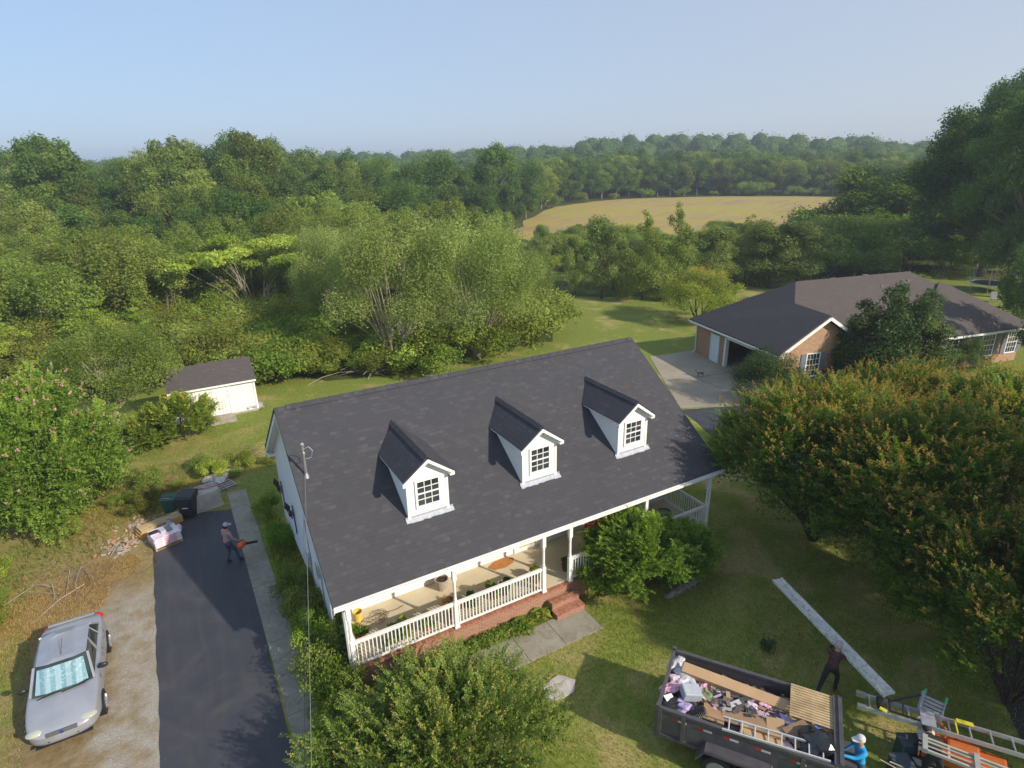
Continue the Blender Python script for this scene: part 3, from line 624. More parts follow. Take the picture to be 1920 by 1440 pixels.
G_DRY = leafmat('dry_grass', [(0, (0.240, 0.150, 0.060)), (.5, (0.420, 0.300, 0.135)), (1, (0.600, 0.450, 0.225)), (2, (0.600, 0.600, 0.300))], hue=.0)
PROT = []
def shoot_proto(name, nc, rx, rz, zc, ns, nl, ln, ls, mat, bk, br, split, seed, stems, panp, pinkp, fill, pan=.16, k=.75, kind='dome'):
    r = bpy.data.objects.new(name, None); COL.objects.link(r); C, Rd = clumps(kind, nc, rx, rz, zc, seed, k)
    shoots('crown', C, Rd, ns, nl, ln, ls, mat, seed, r, panp, pinkp, pan, fill=fill, center=(0, 0, zc*.35))
    trunkmesh('trunk', C, br, split, bk, r, seed, stems, .28, .65, .32); r['h'] = zc+rz; reg(r); PROT.append(r); return r
def proto(name, kind, n, rx, rz, zc, leaf_n, ls, mat, bk, br, split, seed, stems=1, spread=.2, frac=.5, k=1., sq=.8, tipn=0, tipf=0, tipls=.5, tipr=.12, wd=.55, ry=None, shell=.55, thin=.28, upb=.35):
    r = bpy.data.objects.new(name, None); COL.objects.link(r)
    C, Rd = clumps(kind, n, rx, rz, zc, seed, k, ry)
    leaves('crown', C, Rd, leaf_n, ls, mat, seed, r, sq=sq, tipn=tipn, tipf=tipf, tipls=tipls, tipr=tipr, wd=wd, shell=shell, upb=upb)
    trunkmesh('trunk', C, br, split, bk, r, seed, stems, spread, frac, thin)
    r['h'] = zc+rz; reg(r); PROT.append(r); return r
USED = set()
def put(p, loc, h=None, label='', cat='tree', group=None, rz=None, wide=1., seed=0):
    rg = random.Random(int(loc[0]*977+loc[1]*131)+seed); s_ = (h/p['h']) if h else 1.
    rz = rg.uniform(0, 6.28) if rz is None else rz; sc = (s_*wide, s_*wide, s_)
    if p.name not in USED:
        USED.add(p.name); r = p; r.location = (loc[0], loc[1], loc[2] if len(loc) > 2 else 0); r.rotation_euler = (0, 0, rz); r.scale = sc
        r['label'] = label
        if group: r['group'] = group
    else:
        r = copy_tree(p, (loc[0], loc[1], loc[2] if len(loc) > 2 else 0), rz, sc, label, group)
        if not group and 'group' in r: del r['group']
    r['category'] = cat
    if 'h' in r and r is not p: del r['h']
    return r
FT = [proto('forest_tree', 'round', 52, 4.3, 6.4, 9.6, 13000, .40, (G_FOR, G_DRK, G_FOR, G_OLV, G_DRK)[i], BK, .28, 5.5, 20+i, frac=.35, k=(.8, .85, .68, .8, .75)[i], sq=1.0) for i in range(5)]
YT = [proto('young_tree', 'round', 44, 2.3, 3.9, 4.3, 13000, .19, G_OLV, BK, .09, 1.2, 40+i, stems=3, frac=.4, k=.72, sq=1.25) for i in range(3)]
SHR = [proto('wild_shrub', 'dome', 16, 1.5, .95, .95, 5200, .13, (G_VIN, G_LIM, G_OLV, G_WED)[i], BK, .03, .2, 60+i, stems=3, spread=.1, frac=.3, k=1.05, tipn=(0, 0, 0, 30)[i]) for i in range(4)]
sky_pts = [(-160,262),(0,262),(60,254),(110,262),(150,300),(180,299),(240,294),(290,258),(380,262),(405,285),(440,243),(500,245),(530,285),(575,272),(615,300),(640,280),(670,300),(710,288),(760,302),(850,298),(890,300),(960,288),(1000,284),(1060,288),(1150,287),(1220,276),(1300,269),(1400,272),(1500,264),(1560,268),(1620,282),(1700,279),(1760,279),(2050,280)]
def SKY(px): return float(np.interp(px, [p[0] for p in sky_pts], [p[1] for p in sky_pts]))
rg = random.Random(7)
FL = ['full green tree standing shoulder to shoulder in the tall woods left of the farm field',
      'darker green tree standing among the tall woods left of the farm field',
      'loose crowned green tree in the tall woods left of the farm field',
      'paler olive tree in the tall woods left of the farm field',
      'deep green bushy crowned tree in the tall woods left of the farm field']
nt_ = 0
def far_tree(px, D, y, wide=1., k=None, lab=FL, group='trees of the tall woods left of the field', zb=0):
    global nt_; nt_ += 1; k = rg.randrange(5) if k is None else k
    p = PD(px, D); h = HT(px, y, D)-zb
    put(FT[k], (p[0], p[1], zb-.1), max(h, 7), lab[k], 'tree', group, wide=wide*rg.uniform(.85, 1.12)*(16/max(h, 11))**.6)
for D, step, off, a, b in ((86, 84, 118, -140, 650), (96, 76, 80, -120, 700), (108, 68, 48, -150, 760), (122, 62, 22, -130, 780), (140, 56, 6, -150, 790), (170, 50, 4, -120, 980)):
    px = a+rg.uniform(0, 20)
    while px < b:
        far_tree(px, D+rg.uniform(-4, 4), SKY(px)+off+rg.uniform(-14, 22)*(1 if off > 15 else .4)); px += step*rg.uniform(.8, 1.2)
for px, D, y, k, wd_ in ((470, 112, 240, 2, 1.1), (90, 105, 250, 2, 1.3), (330, 118, 254, 2, 1.2), (572, 150, 270, 0, 1.), (640, 150, 279, 1, 1.), (715, 160, 288, 0, 1.), (350, 90, 340, 0, .8),
                         (810, 138, 284, 1, 1.25), (870, 140, 318, 4, 1.2), (928, 146, 272, 4, 1.2), (985, 155, 300, 1, 1.), (840, 128, 350, 4, 1.1), (900, 128, 345, 1, 1.1), (960, 135, 340, 4, 1.1), (780, 126, 340, 1, 1.1)):
    far_tree(px, D, y, wd_, k)
RL = [s_.replace('the tall woods left of the farm field', 'the tree line closing the far side of the farm field') for s_ in FL]
RL = ['full green tree in the tree line closing the far side of the farm field', 'darker green tree in the tree line closing the far side of the farm field', 'loose crowned green tree in the tree line closing the far side of the farm field', 'paler olive tree in the tree line closing the far side of the farm field', 'deep green bushy tree in the tree line closing the far side of the farm field']
edge = [(975, 412), (1000, 398), (1045, 384), (1110, 375), (1200, 370), (1340, 366.5), (1500, 366), (1620, 366), (1800, 366)]
for row, (dd, st, ty) in enumerate(((3, 27, 12), (14, 30, 6), (30, 32, 0))):
    px = 985+row*9
    while px < 1790:
        y = float(np.interp(px, [p[0] for p in edge], [p[1] for p in edge])); P = PX(px, y); dv = P-cam_loc; D = dv[0]*fy[0]+dv[1]*fy[1]+dd
        far_tree(px, D, max(SKY(px), 282)+ty+rg.uniform(-5, 9), 1.15, None, RL, 'trees closing the far side of the field'); px += st*rg.uniform(.85, 1.15)
GE = 'low bushes along the field edge'
px = 990
while px < 1610:                          # low bushes at the foot of the tree line
    y = float(np.interp(px, [p[0] for p in edge], [p[1] for p in edge])); P = PX(px, y+.8)
    put(SHR[rg.choice((0, 2))], P, rg.uniform(1.5, 5.5), 'low bush at the foot of the tree line along the far field edge', 'bush', GE, wide=1.2); px += 46*rg.uniform(.4, 1.6)
for px, D, y, k, wd_ in ((1655, 98, 302, 0, 1.6), (1640, 104, 345, 2, .9), (1700, 104, 335, 3, 1.1), (1735, 120, 296, 3, 1.), (1770, 130, 285, 0, 1.2), (1690, 135, 300, 1, 1.)):
    far_tree(px, D, y, wd_, k, ['%s tree in the clump right of the farm field' % q for q in ('big round bright green', 'dark green', 'loose green', 'brownish olive', 'deep green')], 'tree clump right of the field')
# the young wood: even olive trees left and centre
YL = 'young olive green tree in the dense even stand behind the shed and cedars'
for D, a, b in ((47, -140, 110), (54, -140, 330), (61, -120, 660), (68, -140, 800), (75, -120, 900), (82, 350, 960), (90, 500, 980)):
    px = a
    while px < b:
        if not (D < 60 and 350 < px < 570): put(YT[rg.randrange(3)], PD(px, D+rg.uniform(-2, 2)), rg.uniform(6.4, 9.1)*(.92 if D < 50 else 1), YL, 'tree', 'even stand of young trees', wide=rg.uniform(.95, 1.25))
        px += 3.9*1145/D*rg.uniform(.85, 1.15)
# shrubs filling the scrub between lawn and woods
SL_ = ['leafy green wild shrub in the scrub behind the white shed', 'lime green wild shrub in the scrub behind the white shed', 'olive wild shrub in the scrub behind the white shed', 'yellowish weedy shrub in the scrub behind the white shed']
for i in range(86):
    px = rg.uniform(-60, 660); D = rg.uniform(39, 56)
    lo = 41 if px > 480 else 38
    if D < lo: continue
    k = rg.choices(range(4), (3, 3, 2, 3))[0]
    put(SHR[k], PD(px, D), rg.uniform(1.5, 3.0), SL_[k], 'shrub', 'wild shrubs behind the shed', wide=rg.uniform(.9, 1.3))
for px, py, h, k in ((400, 600, 3.0, 1), (440, 612, 2.6, 0), (480, 620, 2.4, 3), (530, 612, 2.8, 0), (420, 585, 3.4, 2), (545, 640, 3.0, 3), (520, 712, 2.6, 0), (560, 690, 2.6, 1), (600, 700, 2.2, 3), (500, 705, 2.3, 0), (450, 668, 2.6, 3), (400, 655, 2.8, 1), (560, 660, 3, 0), (640, 680, 1.8, 1), (30, 660, 3, 1), (240, 640, 2.6, 0), (760, 690, 2.6, 1), (800, 700, 2.4, 0), (850, 676, 3, 1), (900, 670, 2.6, 0), (960, 650, 2.6, 3), (720, 700, 1.6, 3), (985, 640, 3.2, 2), (1010, 620, 3.4, 2)):
    put(SHR[k], PX(px, py), h, ['leafy green shrub', 'lime green shrub', 'olive shrub', 'yellow green weedy shrub'][k]+' on the lawn margin behind the white house', 'shrub', 'shrubs on the rear lawn margin', wide=1.2)
for i in range(70):
    px = rg.uniform(1000, 1600); D = rg.uniform(80, 118)
    k = rg.choice((0, 2, 2, 0, 1)); put(SHR[k], PD(px, D), rg.uniform(1.6, 2.9), ['leafy green', 'lime green', 'olive'][k]+' thicket bush between the orchard trees and the farm field', 'bush', 'thicket bushes before the field', wide=1.3)
for i in range(34):
    px = rg.uniform(1540, 1900); D = rg.uniform(72, 100)
    k = rg.choice((0, 2, 0)); put(SHR[k], PD(px, D), rg.uniform(2.6, 6.0), ['leafy green', '', 'olive'][k]+' thicket bush behind the brick house', 'bush', 'thicket bushes behind the brick house', wide=1.1)
# willows behind the house: many pale upright stems
W1 = proto('willow_tree', 'dome', 74, 4.8, 5.6, 5.2, 52000, .17, G_WIL, BKP, .10, 1.6, 81, stems=12, spread=.34, frac=.8, k=.62, sq=1.15, wd=.4, thin=.3, shell=.35)
W2 = proto('willow_tree', 'dome', 62, 4.2, 5.6, 5.4, 40000, .17, G_WIL, BKP, .10, 1.8, 82, stems=10, spread=.3, frac=.8, k=.62, sq=1.15, wd=.4, thin=.3, shell=.35)
put(W1, PX(895, 668), 10.6, 'big round multi-stemmed willow with pale stems just behind the ridge of the white house', 'tree', rz=.4)
put(W2, PX(745, 690), 11.0, 'multi-stemmed willow with pale stems left of the big round willow', 'tree', rz=1.3)
W3 = put(W2, PX(655, 640), 9.6, 'willow in the shade behind the left of the pale stemmed pair', 'tree', rz=3.)
put(W1, PX(612, 592), 8.6, 'willow crown showing right of the flat topped mimosa', 'tree', rz=5.)
put(W2, PX(985, 600), 6.6, 'small willow at the right flank of the big round willow', 'tree', rz=2.)
MI = proto('mimosa_tree', 'flat', 40, 4.6, 1.5, 5.4, 17000, .2, G_LIM, BKP, .09, 1.2, 85, stems=5, spread=.3, frac=.7, k=.5, sq=.45)
put(MI, PX(485, 600), 7.9, 'flat topped bright green mimosa tree with fanning pale limbs in the scrub', 'tree', rz=.5, wide=1.15)
CO = proto('cedar_tree', 'cone', 60, 2.9, 3.6, 3.7, 26000, .16, G_LIM, BKD, .12, 1., 86, frac=.3, k=.8, sq=.55)
put(CO, PX(190, 705), 6.4, 'feathery lime green cedar with a pointed top behind the small tree', 'tree', rz=0, wide=1.25)
put(CO, PX(35, 705), 4.6, 'short lime green cedar at the left edge of the photo', 'tree', rz=2, wide=1.3)
put(CO, PX(275, 660), 4.4, 'small lime green cedar right of the pointed cedar', 'tree', rz=4, wide=1.3)
ST = proto('small_tree', 'dome', 46, 3.0, 2.3, 3.4, 26000, .11, G_OLV, BKP, .15, 1.3, 88, frac=.7, k=.72, thin=.35)
put(ST, PX(228, 806), 5.9, 'small spreading tree with a bare pale trunk left of the white shed', 'tree', rz=1.)
SB = shoot_proto('leafy_bush', 40, 1.5, 1.0, .95, 1300, 22, .6, .11, G_VIN, BK, .03, .2, 89, 5, .1, .0, 7000, pan=.06, k=.7)
put(SB, PX(335, 822), 2.1, 'wild leafy bush growing against the left front of the white shed', 'bush', rz=0, wide=1.15)
put(SB, PX(285, 838), 1.3, 'low leafy bush between the small tree and the shed bush', 'bush', rz=2, wide=1.1)
CL = shoot_proto('pink_crape_myrtle', 100, 3.2, 3.0, 2.9, 3600, 24, .8, .155, G_CRL, BKP, .04, .5, 90, 9, .2, .12, 30000, pan=.12, kind='round')
put(CL, PX(100, 975), 6.0, 'crape myrtle dotted with pale pink blooms at the left edge', 'tree', rz=1.2, wide=.86)
# orchard row
OT = [proto('orchard_tree', 'round', 36, 2.0, 3.5, 4.6, 15000, .17, G_WIL, BKD, .12, 1.7, 91, frac=.4, k=.85, sq=1.1), proto('orchard_tree', 'cone', 50, 3.1, 4.1, 4.9, 20000, .18, G_OLV, BKD, .14, 1.6, 92, frac=.4, k=1.)]
OG = 'trees along the back lawn'
for px, py, h, k, wd_, lab in ((1078, 558, 6.5, 0, .85, 'small rounded tree leftmost along the back lawn'), (1128, 560, 8.3, 0, 1.1, 'upright tree with a loose spire, second from the left along the back lawn'),
    (1204, 562, 8.9, 1, 1.1, 'tall pointed tree with a dark trunk standing third along the back lawn'), (1262, 548, 9.4, 1, 1.0, 'tall pointed tree directly behind the dark trunked one'),
    (1330, 545, 6.8, 0, 1.7, 'broad dark tree behind the golden shrub tree'), (1395, 530, 7.6, 1, 1.3, 'pointed tree behind the left end of the brick house'), (1150, 545, 5.5, 0, 1.5, 'low dark tree filling behind the loose spired tree'), (1440, 540, 7.2, 0, 1.9, 'broad green tree beside the broad willow leaved tree'),
    (1490, 540, 7.2, 0, 2.2, 'broad willow leaved tree behind the roof peak of the brick house'), (1020, 490, 5.2, 0, 1.3, 'dark young tree at the left corner of the farm field')):
    put(OT[k], PX(px, py), h, lab, 'tree', wide=wd_*.85)
GT = proto('golden_shrub_tree', 'dome', 44, 3.1, 1.9, 2.3, 24000, .13, G_GLD, BKD, .08, .8, 93, stems=4, frac=.5, k=.75, tipn=220, tipf=0, tipr=.18)
put(GT, PX(1308, 603), 4.3, 'golden green rounded shrub tree at the back left corner of the brick house', 'tree')
# big trees right
BT = proto('big_oak', 'round', 120, 8.0, 8.6, 10.6, 85000, .30, G_DRK, BK, .42, 4.5, 94, frac=.6, k=.44, thin=.3, sq=.95)
put(BT, PX(1838, 518), 19.5, 'huge dark oak with a pale trunk beside the trampoline', 'tree', rz=.6)
put(BT, PD(1975, 60), 19.5, 'huge oak cut by the right edge of the photo behind the play set', 'tree', rz=2.6, wide=.8)
put(BT, PD(1900, 92), 24, 'tall oak crown rising behind the trampoline oak', 'tree', rz=4.2, wide=.75)
put(FT[1], PX(1905, 640), 7.5, 'dark leafy tree hiding the right end of the brick house', 'tree', wide=.85)
put(FT[4], PX(1940, 700), 8.2, 'dark leafy tree at the right edge in front of the brick house', 'tree', wide=.8)
# garden evergreens by the brick house
EV = proto('holly_tree', 'cone', 60, 1.7, 2.9, 3.0, 30000, .13, G_EVG, BKD, .1, .6, 95, frac=.2, k=1.25, sq=1.05)
for px, py, h, rz, lab in ((1600, 722, 5.2, 0, 'leftmost of the three glossy holly trees before the brick house'), (1648, 728, 6.2, 2, 'middle and tallest of the glossy holly trees before the brick house'), (1706, 732, 5.9, 4, 'rightmost of the glossy holly trees before the brick house'), (1600, 705, 3.6, 5, 'low holly shoot at the left foot of the three holly trees')):
    put(EV, PX(px, py), h*1.08, lab, 'tree', rz=rz, wide=1.2)
EB = proto('clipped_bush', 'dome', 40, 1.75, 1.6, 1.3, 24000, .085, G_EVG, BKD, .05, .3, 96, stems=3, frac=.2, k=.85)
put(EB, PX(1437, 750), 2.9, 'dense dark green rounded bush beside the open garage', 'bush', rz=0, wide=1.1)
put(EB, PX(1803, 695), 2.2, 'dark rounded bush under the front window of the brick house', 'bush', rz=2, wide=.8)
# big crape myrtles on the right
CM = [shoot_proto('crape_myrtle', 120, 3.9, 2.9, 3.6, 5200, 26, .8, .12, G_CRA, BKD, .055, 1.1, 97+i, 14, .7, .008, 30000, kind='dome', k=.66, pan=.17) for i in range(2)]
for i, px, py, h, rz, wd_, lab in ((0, 1715, 1118, 6.2, .3, 1.08, 'large crape myrtle with rusty seed heads and many dark stems, middle of the three'), (1, 1524, 1012, 5.8, 1.7, 1.08, 'large rusty tipped crape myrtle nearest the right end of the porch'),
    (0, 1895, 1010, 6.0, 3.6, 1., 'rusty tipped crape myrtle at the right edge behind the middle one'), (1, 1890, 1318, 5.3, 5.2, .95, 'green crape myrtle at the lower right edge of the photo'), (1, 1665, 915, 5.2, 4.4, .95, 'rusty tipped crape myrtle at the back of the group near the holly trees')):
    put(CM[i], PX(px, py), h, lab, 'tree', rz=rz, wide=wd_)
# near crape myrtle at the bottom of the frame
CN = shoot_proto('near_crape_myrtle', 100, 2.75, 1.15, 1.2, 2300, 30, .95, .10, G_CRN, BKP, .045, .6, 101, 10, .35, .0, 34000, pan=.13, k=.8)
put(CN, PX(842, 1470, 0), 2.05, 'bright green crape myrtle with yellow seed heads at the bottom centre of the photo', 'tree', rz=.8, wide=1.)
# vine covered shrubs at the right end of the porch
VB = shoot_proto('vine_shrub', 70, 1.55, 1.4, 1.35, 3000, 22, .5, .085, G_VIN, BKD, .035, .3, 102, 5, .0, .0, 22000, pan=.06, k=.62)
for px, py, h, rz, wd_, lab in ((1192, 1098, 2.75, 0, 1.0, 'tall green vine covered shrub against the porch railing'), (1130, 1112, 1.75, 2, .95, 'low dark leafed shrub beside the front steps'), (1278, 1080, 1.95, 4, 1.1, 'dark green shrub below the right end of the porch')):
    put(VB, PX(px, py), h, lab, 'shrub', rz=rz, wide=wd_)
# foundation planting along the left gable wall
for i, (u, v, h, k) in enumerate(((-.25, 11.2, .9, 0), (-.25, 8.4, 1.0, 0), (-.3, 5.0, 1.1, 2), (-.25, 3.6, 1.2, 2), (-.3, 2.2, 1.3, 0), (-.25, .9, 1.3, 2), (-.35, -.5, 1.3, 0), (-.4, -1.9, 1.3, 1), (-.45, -3.0, 1.1, 0))):
    put(SHR[k], (u, v), h, 'leafy shrub along the left gable wall, %s counting from the photo bottom' % ('ninth eighth seventh sixth fifth fourth third second first'.split()[i],), 'shrub', 'shrubs along the left gable wall', wide=.75)
# ivy on the gable wall corner
rgn = np.random.default_rng(5); n = 60; C = np.c_[np.full(n, .24), .35+.25*rgn.random(n)+.35*rgn.random(n), .3+2.7*rgn.random(n)]
tag(leaves('ivy', C, np.full(n, .10), 3200, .08, G_EVG, 6, sq=1.), 'dark ivy climbing the front corner of the left gable wall', 'ivy')
n = 70; C = np.c_[.1+.25*rgn.random(n), .6+2.2*rgn.random(n), .2+.5*rgn.random(n)]
# ground cover and grasses
def scatter(name, pts, n, h, mat, seed, wd=.012, lean=.5, clump=0., hv=.5):   # blades over an area: pts = list of (cx, cy, rx, ry, weight)
    rg_ = np.random.default_rng(seed); w_ = np.array([p[4] for p in pts], float); i = rg_.choice(len(pts), n, p=w_/w_.sum()); p = np.array([q[:4] for q in pts])[i]
    a = rg_.random(n)*6.283; r = np.sqrt(rg_.random(n)); B = np.c_[p[:, 0]+p[:, 2]*r*np.cos(a), p[:, 1]+p[:, 3]*r*np.sin(a), np.zeros(n)]
    if clump: B[:, :2] += rg_.normal(size=(n, 2))*.02
    hh = h*(1-hv+hv*2*rg_.random(n)); az = rg_.random(n)*6.283; ln = rg_.random(n)*lean
    d = np.c_[np.cos(az)*ln, np.sin(az)*ln, np.ones(n)]*hh[:, None]; s_ = np.c_[-np.sin(az), np.cos(az), np.zeros(n)]*wd
    V = np.stack([B-s_, B+s_, B+d*.55+s_*.7, B+d*np.array([1.25, 1.25, 1])], 1).reshape(-1, 3)
    me = bpy.data.meshes.new(name); me.vertices.add(n*4); me.vertices.foreach_set('co', V.astype('f').ravel()); me.loops.add(n*4); me.loops.foreach_set('vertex_index', np.arange(n*4, dtype='i'))
    me.polygons.add(n); me.polygons.foreach_set('loop_start', np.arange(0, n*4, 4, dtype='i')); me.update(calc_edges=True)
    me.attributes.new('tone', 'FLOAT', 'FACE').data.foreach_set('value', rg_.random(n).astype('f')); me.materials.append(mat)
    o = bpy.data.objects.new(name, me); COL.objects.link(o); return o
G_GRS = leafmat('grass_blades', [(0, (0.075, 0.128, 0.018)), (.5, (0.150, 0.210, 0.042)), (.8, (0.255, 0.270, 0.075)), (1, (0.420, 0.330, 0.135)), (2, (0.450, 0.375, 0.150))], hue=.0)
tag(scatter('lawn_grass', [(7, -3.5, 7.5, 3.6, 3), (13, -1.5, 6, 6, 3), (-2.5, 17.5, 6, 5, 2), (15, -7, 5, 4, 2), (3.5, -.3, 3.5, .35, .5), (-9.3, 3, 1.6, 6, 1.), (3, 22, 6, 6, 1.)], 150000, .05, G_GRS, 1, .008), 'short mown grass of the lawn round the white house', 'grass', kind='stuff')
tag(scatter('tall_weeds', [(-6.2, 15.5, 2.6, 2.2, 3), (-4.8, 17.5, 2.2, 1.6, 2), (-8.5, 12.5, 2.4, 1.8, 3), (-10.5, 10, 2.2, 2., 2), (-1.2, 16.8, 1.6, 1.0, 1), (-7.5, 21, 2.5, 2, 1.5)], 6000, .15, G_WED, 2, .010, .8), 'tall seeding weeds in the rough left of the driveway end', 'weeds', kind='stuff')
tag(scatter('dry_grass', [(-7.6, 8.8, 1.6, 1.4, 3), (-9.2, 7.2, 1.3, 1.6, 1.5), (-6.0, 10.3, 1.0, .9, 1.5), (-3.6, 15.6, 1.6, 1.0, 1.5), (-6.5, 14.5, 2.4, 1.6, 2), (-8.8, 10.2, 1.5, 1.3, 1)], 24000, .06, G_DRY, 3, .006, 1.2), 'matted dry straw grass behind the parked silver car', 'dry grass', kind='stuff')
tag(scatter('flower_bed_grass', [(2.5, -.22, 2.6, .22, 3), (5.2, -.22, 1.5, .2, 2), (-.1, 1., .55, 4., 3), (-.2, 7.5, .45, 4., 2)], 16000, .2, G_GRS, 4, .01, .7), 'longer grass between the porch foundation and the front path', 'grass', kind='stuff')
for i in range(24):
    c = rg.choice(((-6.2, 15.5, 2.4, 1.8), (-4.8, 17.3, 2.2, 1.2), (-8.5, 12.8, 2.2, 1.4), (-10.3, 10, 1.8, 1.6), (-2.0, 16.5, 2.0, .8), (-7.5, 20, 2.5, 1.6), (-11, 6, 1.5, 2)))
    put(SHR[rg.choice((3, 3, 2, 1))], (c[0]+rg.gauss(0, c[2]*.6), c[1]+rg.gauss(0, c[3]*.6)), rg.uniform(.35, .85), 'knee high weed clump in the rough grass left of the driveway end', 'weed', 'weed clumps left of the driveway')
# undergrowth over the forest floor
rgn = np.random.default_rng(11); C = []
for i in range(2600):
    px = rgn.uniform(-150, 2000); D = rgn.uniform(40, 120); p = PD(px, D)
    if px > 1000 and D < 70: continue
    if px > 480 and D < 46: continue
    C.append((p[0], p[1], .15))
C = np.array(C); tag(leaves('undergrowth', C, .5+.7*rgn.random(len(C)), 90000, .24, G_OLV, 12, sq=.7), 'tangled green undergrowth below the trees of the woods', 'undergrowth', kind='stuff')
# far woods on the rising ground: solid leafy crowns
C = []
for i in range(2100):
    X = rgn.uniform(-360, 640); Y = 258+340*rgn.random()**1.6
    h = 12*math.exp(-((X-130)/150)**2-((Y-430)/110)**2)+9*math.exp(-((X-60)/420)**2-((Y-640)/180)**2)+5*math.exp(-((X+300)/200)**2-((Y-560)/190)**2)
    p = CF(X, Y); C.append((p[0], p[1], h+6.0+rgn.uniform(-3.5, 3.)))
C = np.array(C); Rw = 2.6+4.6*rgn.random(len(C))
fw = leaves('far_woods', C, Rw, 260000, 1.15, G_DRK, 13, sq=.9, shell=.93, wd=.75)
b_ = bmesh.new(); bmesh.ops.create_icosphere(b_, subdivisions=2, radius=1.); iv = np.array([v.co[:] for v in b_.verts]); fi = np.array([[v.index for v in f.verts] for f in b_.faces]); b_.free()
V = (C[:, None, :]+iv[None]*Rw[:, None, None]*(.86+.16*rgn.random((len(C), len(iv), 1)))*np.array([1, 1, .9])).reshape(-1, 3); Fi = (fi[None]+(np.arange(len(C))*len(iv))[:, None, None]).reshape(-1, 3)
cm = bpy.data.meshes.new('core'); cm.from_pydata(V.tolist(), [], Fi.tolist()); cm.attributes.new('tone', 'FLOAT', 'FACE').data.foreach_set('value', np.repeat(.0+.4*rgn.random(len(C)), len(fi)).astype('f'))
b_ = bmesh.new(); b_.from_mesh(fw.data); b_.from_mesh(cm); b_.to_mesh(fw.data); b_.free(); bpy.data.meshes.remove(cm)
tag(fw, 'unbroken far wood on the low hill along the horizon', 'woods', kind='stuff')
# ------------------------------------------------------------------ shed
SHS = shingle('shed_shingle', (.075, .062, .062), (.12, .105, .10), slope=.85)
k = N('shed_panel'); x, y, z = k.sep(); fr = k.math('FRACT', k.math('DIVIDE', x, .2)); g = k.noise(1.2, 5)
cc = k.mix(k.math('MULTIPLY', k.math('GREATER_THAN', fr, .93), .3), k.ramp(g, [(.3, (.68, .68, .68)), (.7, (.80, .80, .80))]), (.3, .3, .3)); cc = k.mix(k.ramp(z, [(0., .45), (.35, 0.)]), cc, (.42, .38, .30))
SHW = k.fin(cc, .6, 0, .2); SHGR = plain('weathered_board', (.34, .30, .25), .9, 0, .25, 4)
T = thing('garden_shed', 'white garden shed with double doors and dark grey roof beside the scrub', 'shed', (-3.2, 24, 0))
mb = MB(); mb.box(0, 4.5, 0, 2.9, .12, 2.1); g_ = [(-.0, 0), (0, 2.9), (0, 1.45)]
for x in (0.001, 4.499): mb.add([(x, 0, 2.1), (x, 2.9, 2.1), (x, 1.45, 2.98)], [(0, 1, 2)])
mb.build('wall', SHW, T)
mb = MB(); mb.slab([(-.12, -.18, 2.08), (4.62, -.18, 2.08), (4.62, 1.45, 3.07), (-.12, 1.45, 3.07)], .06); mb.slab([(-.12, 1.45, 3.07), (4.62, 1.45, 3.07), (4.62, 3.08, 2.08), (-.12, 3.08, 2.08)], .06); mb.build('roof', SHS, T)
mb = MB(); mb.box(-.12, 4.62, -.205, -.18, 1.96, 2.07); mb.box(-.04, .06, -.03, .0, .1, 2.0); mb.box(4.44, 4.54, -.03, 0, .1, 2.0); mb.box(-.02, 4.52, 0, 2.9, -.1, .12, 1); mb.build('trim', [WHITE, SHGR], T)
for i, x in enumerate((1.28, 2.14)):
    mb = MB(); mb.box(x, x+.84, -.03, -.002, .2, 1.92)
    for a in (x, x+.76): mb.box(a, a+.08, -.055, -.03, .2, 1.92)
    for z in (.2, .86, 1.84): mb.box(x+.08, x+.76, -.053, -.03, z, z+.08)
    for j in range(1, 4): mb.box(x+.08+.17*j-.012, x+.08+.17*j+.012, -.037, -.03, .28, .86, 1)
    d_ = mb.build('door', [WHITE, plain('groove_grey', (.25, .25, .25))], T)
    m2 = MB(); m2.bar((x+(.76 if i == 0 else .04), -.075, .95), (x+(.76 if i == 0 else .04), -.075, 1.12), .03, .03); m2.build('handle', DARKM, d_)
mb = MB(); mb.box(1.14, 1.26, -.05, -.001, .12, 2.0); mb.box(3.0, 3.12, -.05, -.001, .12, 2.0); mb.box(1.14, 3.12, -.052, -.001, 1.93, 2.03); mb.build('door_frame', WHITE, T)
mb = MB()
for i in range(10): mb.box(1.2+.003, 3.15, -1.15+.11*i+.006, -1.15+.11*i+.105, .02+.014*i, .06+.014*i)
tag(mb.build('door_ramp', SHGR, T))
mb = MB(); mb.blob((0, 0, .22), .5, 3, .25, 8, sq=(1.1, .6, .5)); q = PX(478, 768); o = mb.build('tarp_bundle', plain('grey_tarp', (.30, .29, .32), .6), smooth=True); o.location = q; tag(o, 'grey tarp bundle lying at the right corner of the white shed', 'bundle')
# ------------------------------------------------------------------ brick neighbour house (own axes: x along the ridge, y to the back)
HZ = R(-12.5); HO = (29.58, 9.05, 0)
RB = shingle('brown_shingle', (.075, .062, .056), (.125, .105, .095), slope=.86, bias=.8); RBF = shingle('brown_shingle_side', (.055, .048, .05), (.085, .075, .075), flip=True, slope=.85, bias=.8)  # side slopes use a darker, purpler copy with shade painted into the shingles
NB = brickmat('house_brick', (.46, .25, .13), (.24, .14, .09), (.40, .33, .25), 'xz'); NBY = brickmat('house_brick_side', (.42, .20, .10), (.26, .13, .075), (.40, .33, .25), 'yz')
BH = thing('brick_house', 'long brick house with a brown hip roof and an open garage', 'house', HO, HZ)
ez = 2.5; P1 = (5.25, 5.2, 5.70); P2 = (15.6, 5.2, 5.70); GP = (3.55, -.02, 4.66); GJ = (3.75, 3.35, 4.70)
A0 = (0, -.02, ez); A1 = (0, 9.75, ez); B1 = (20.9, 9.75, ez); B0 = (20.9, -.3, ez); C0 = (7.0, -.02, ez)
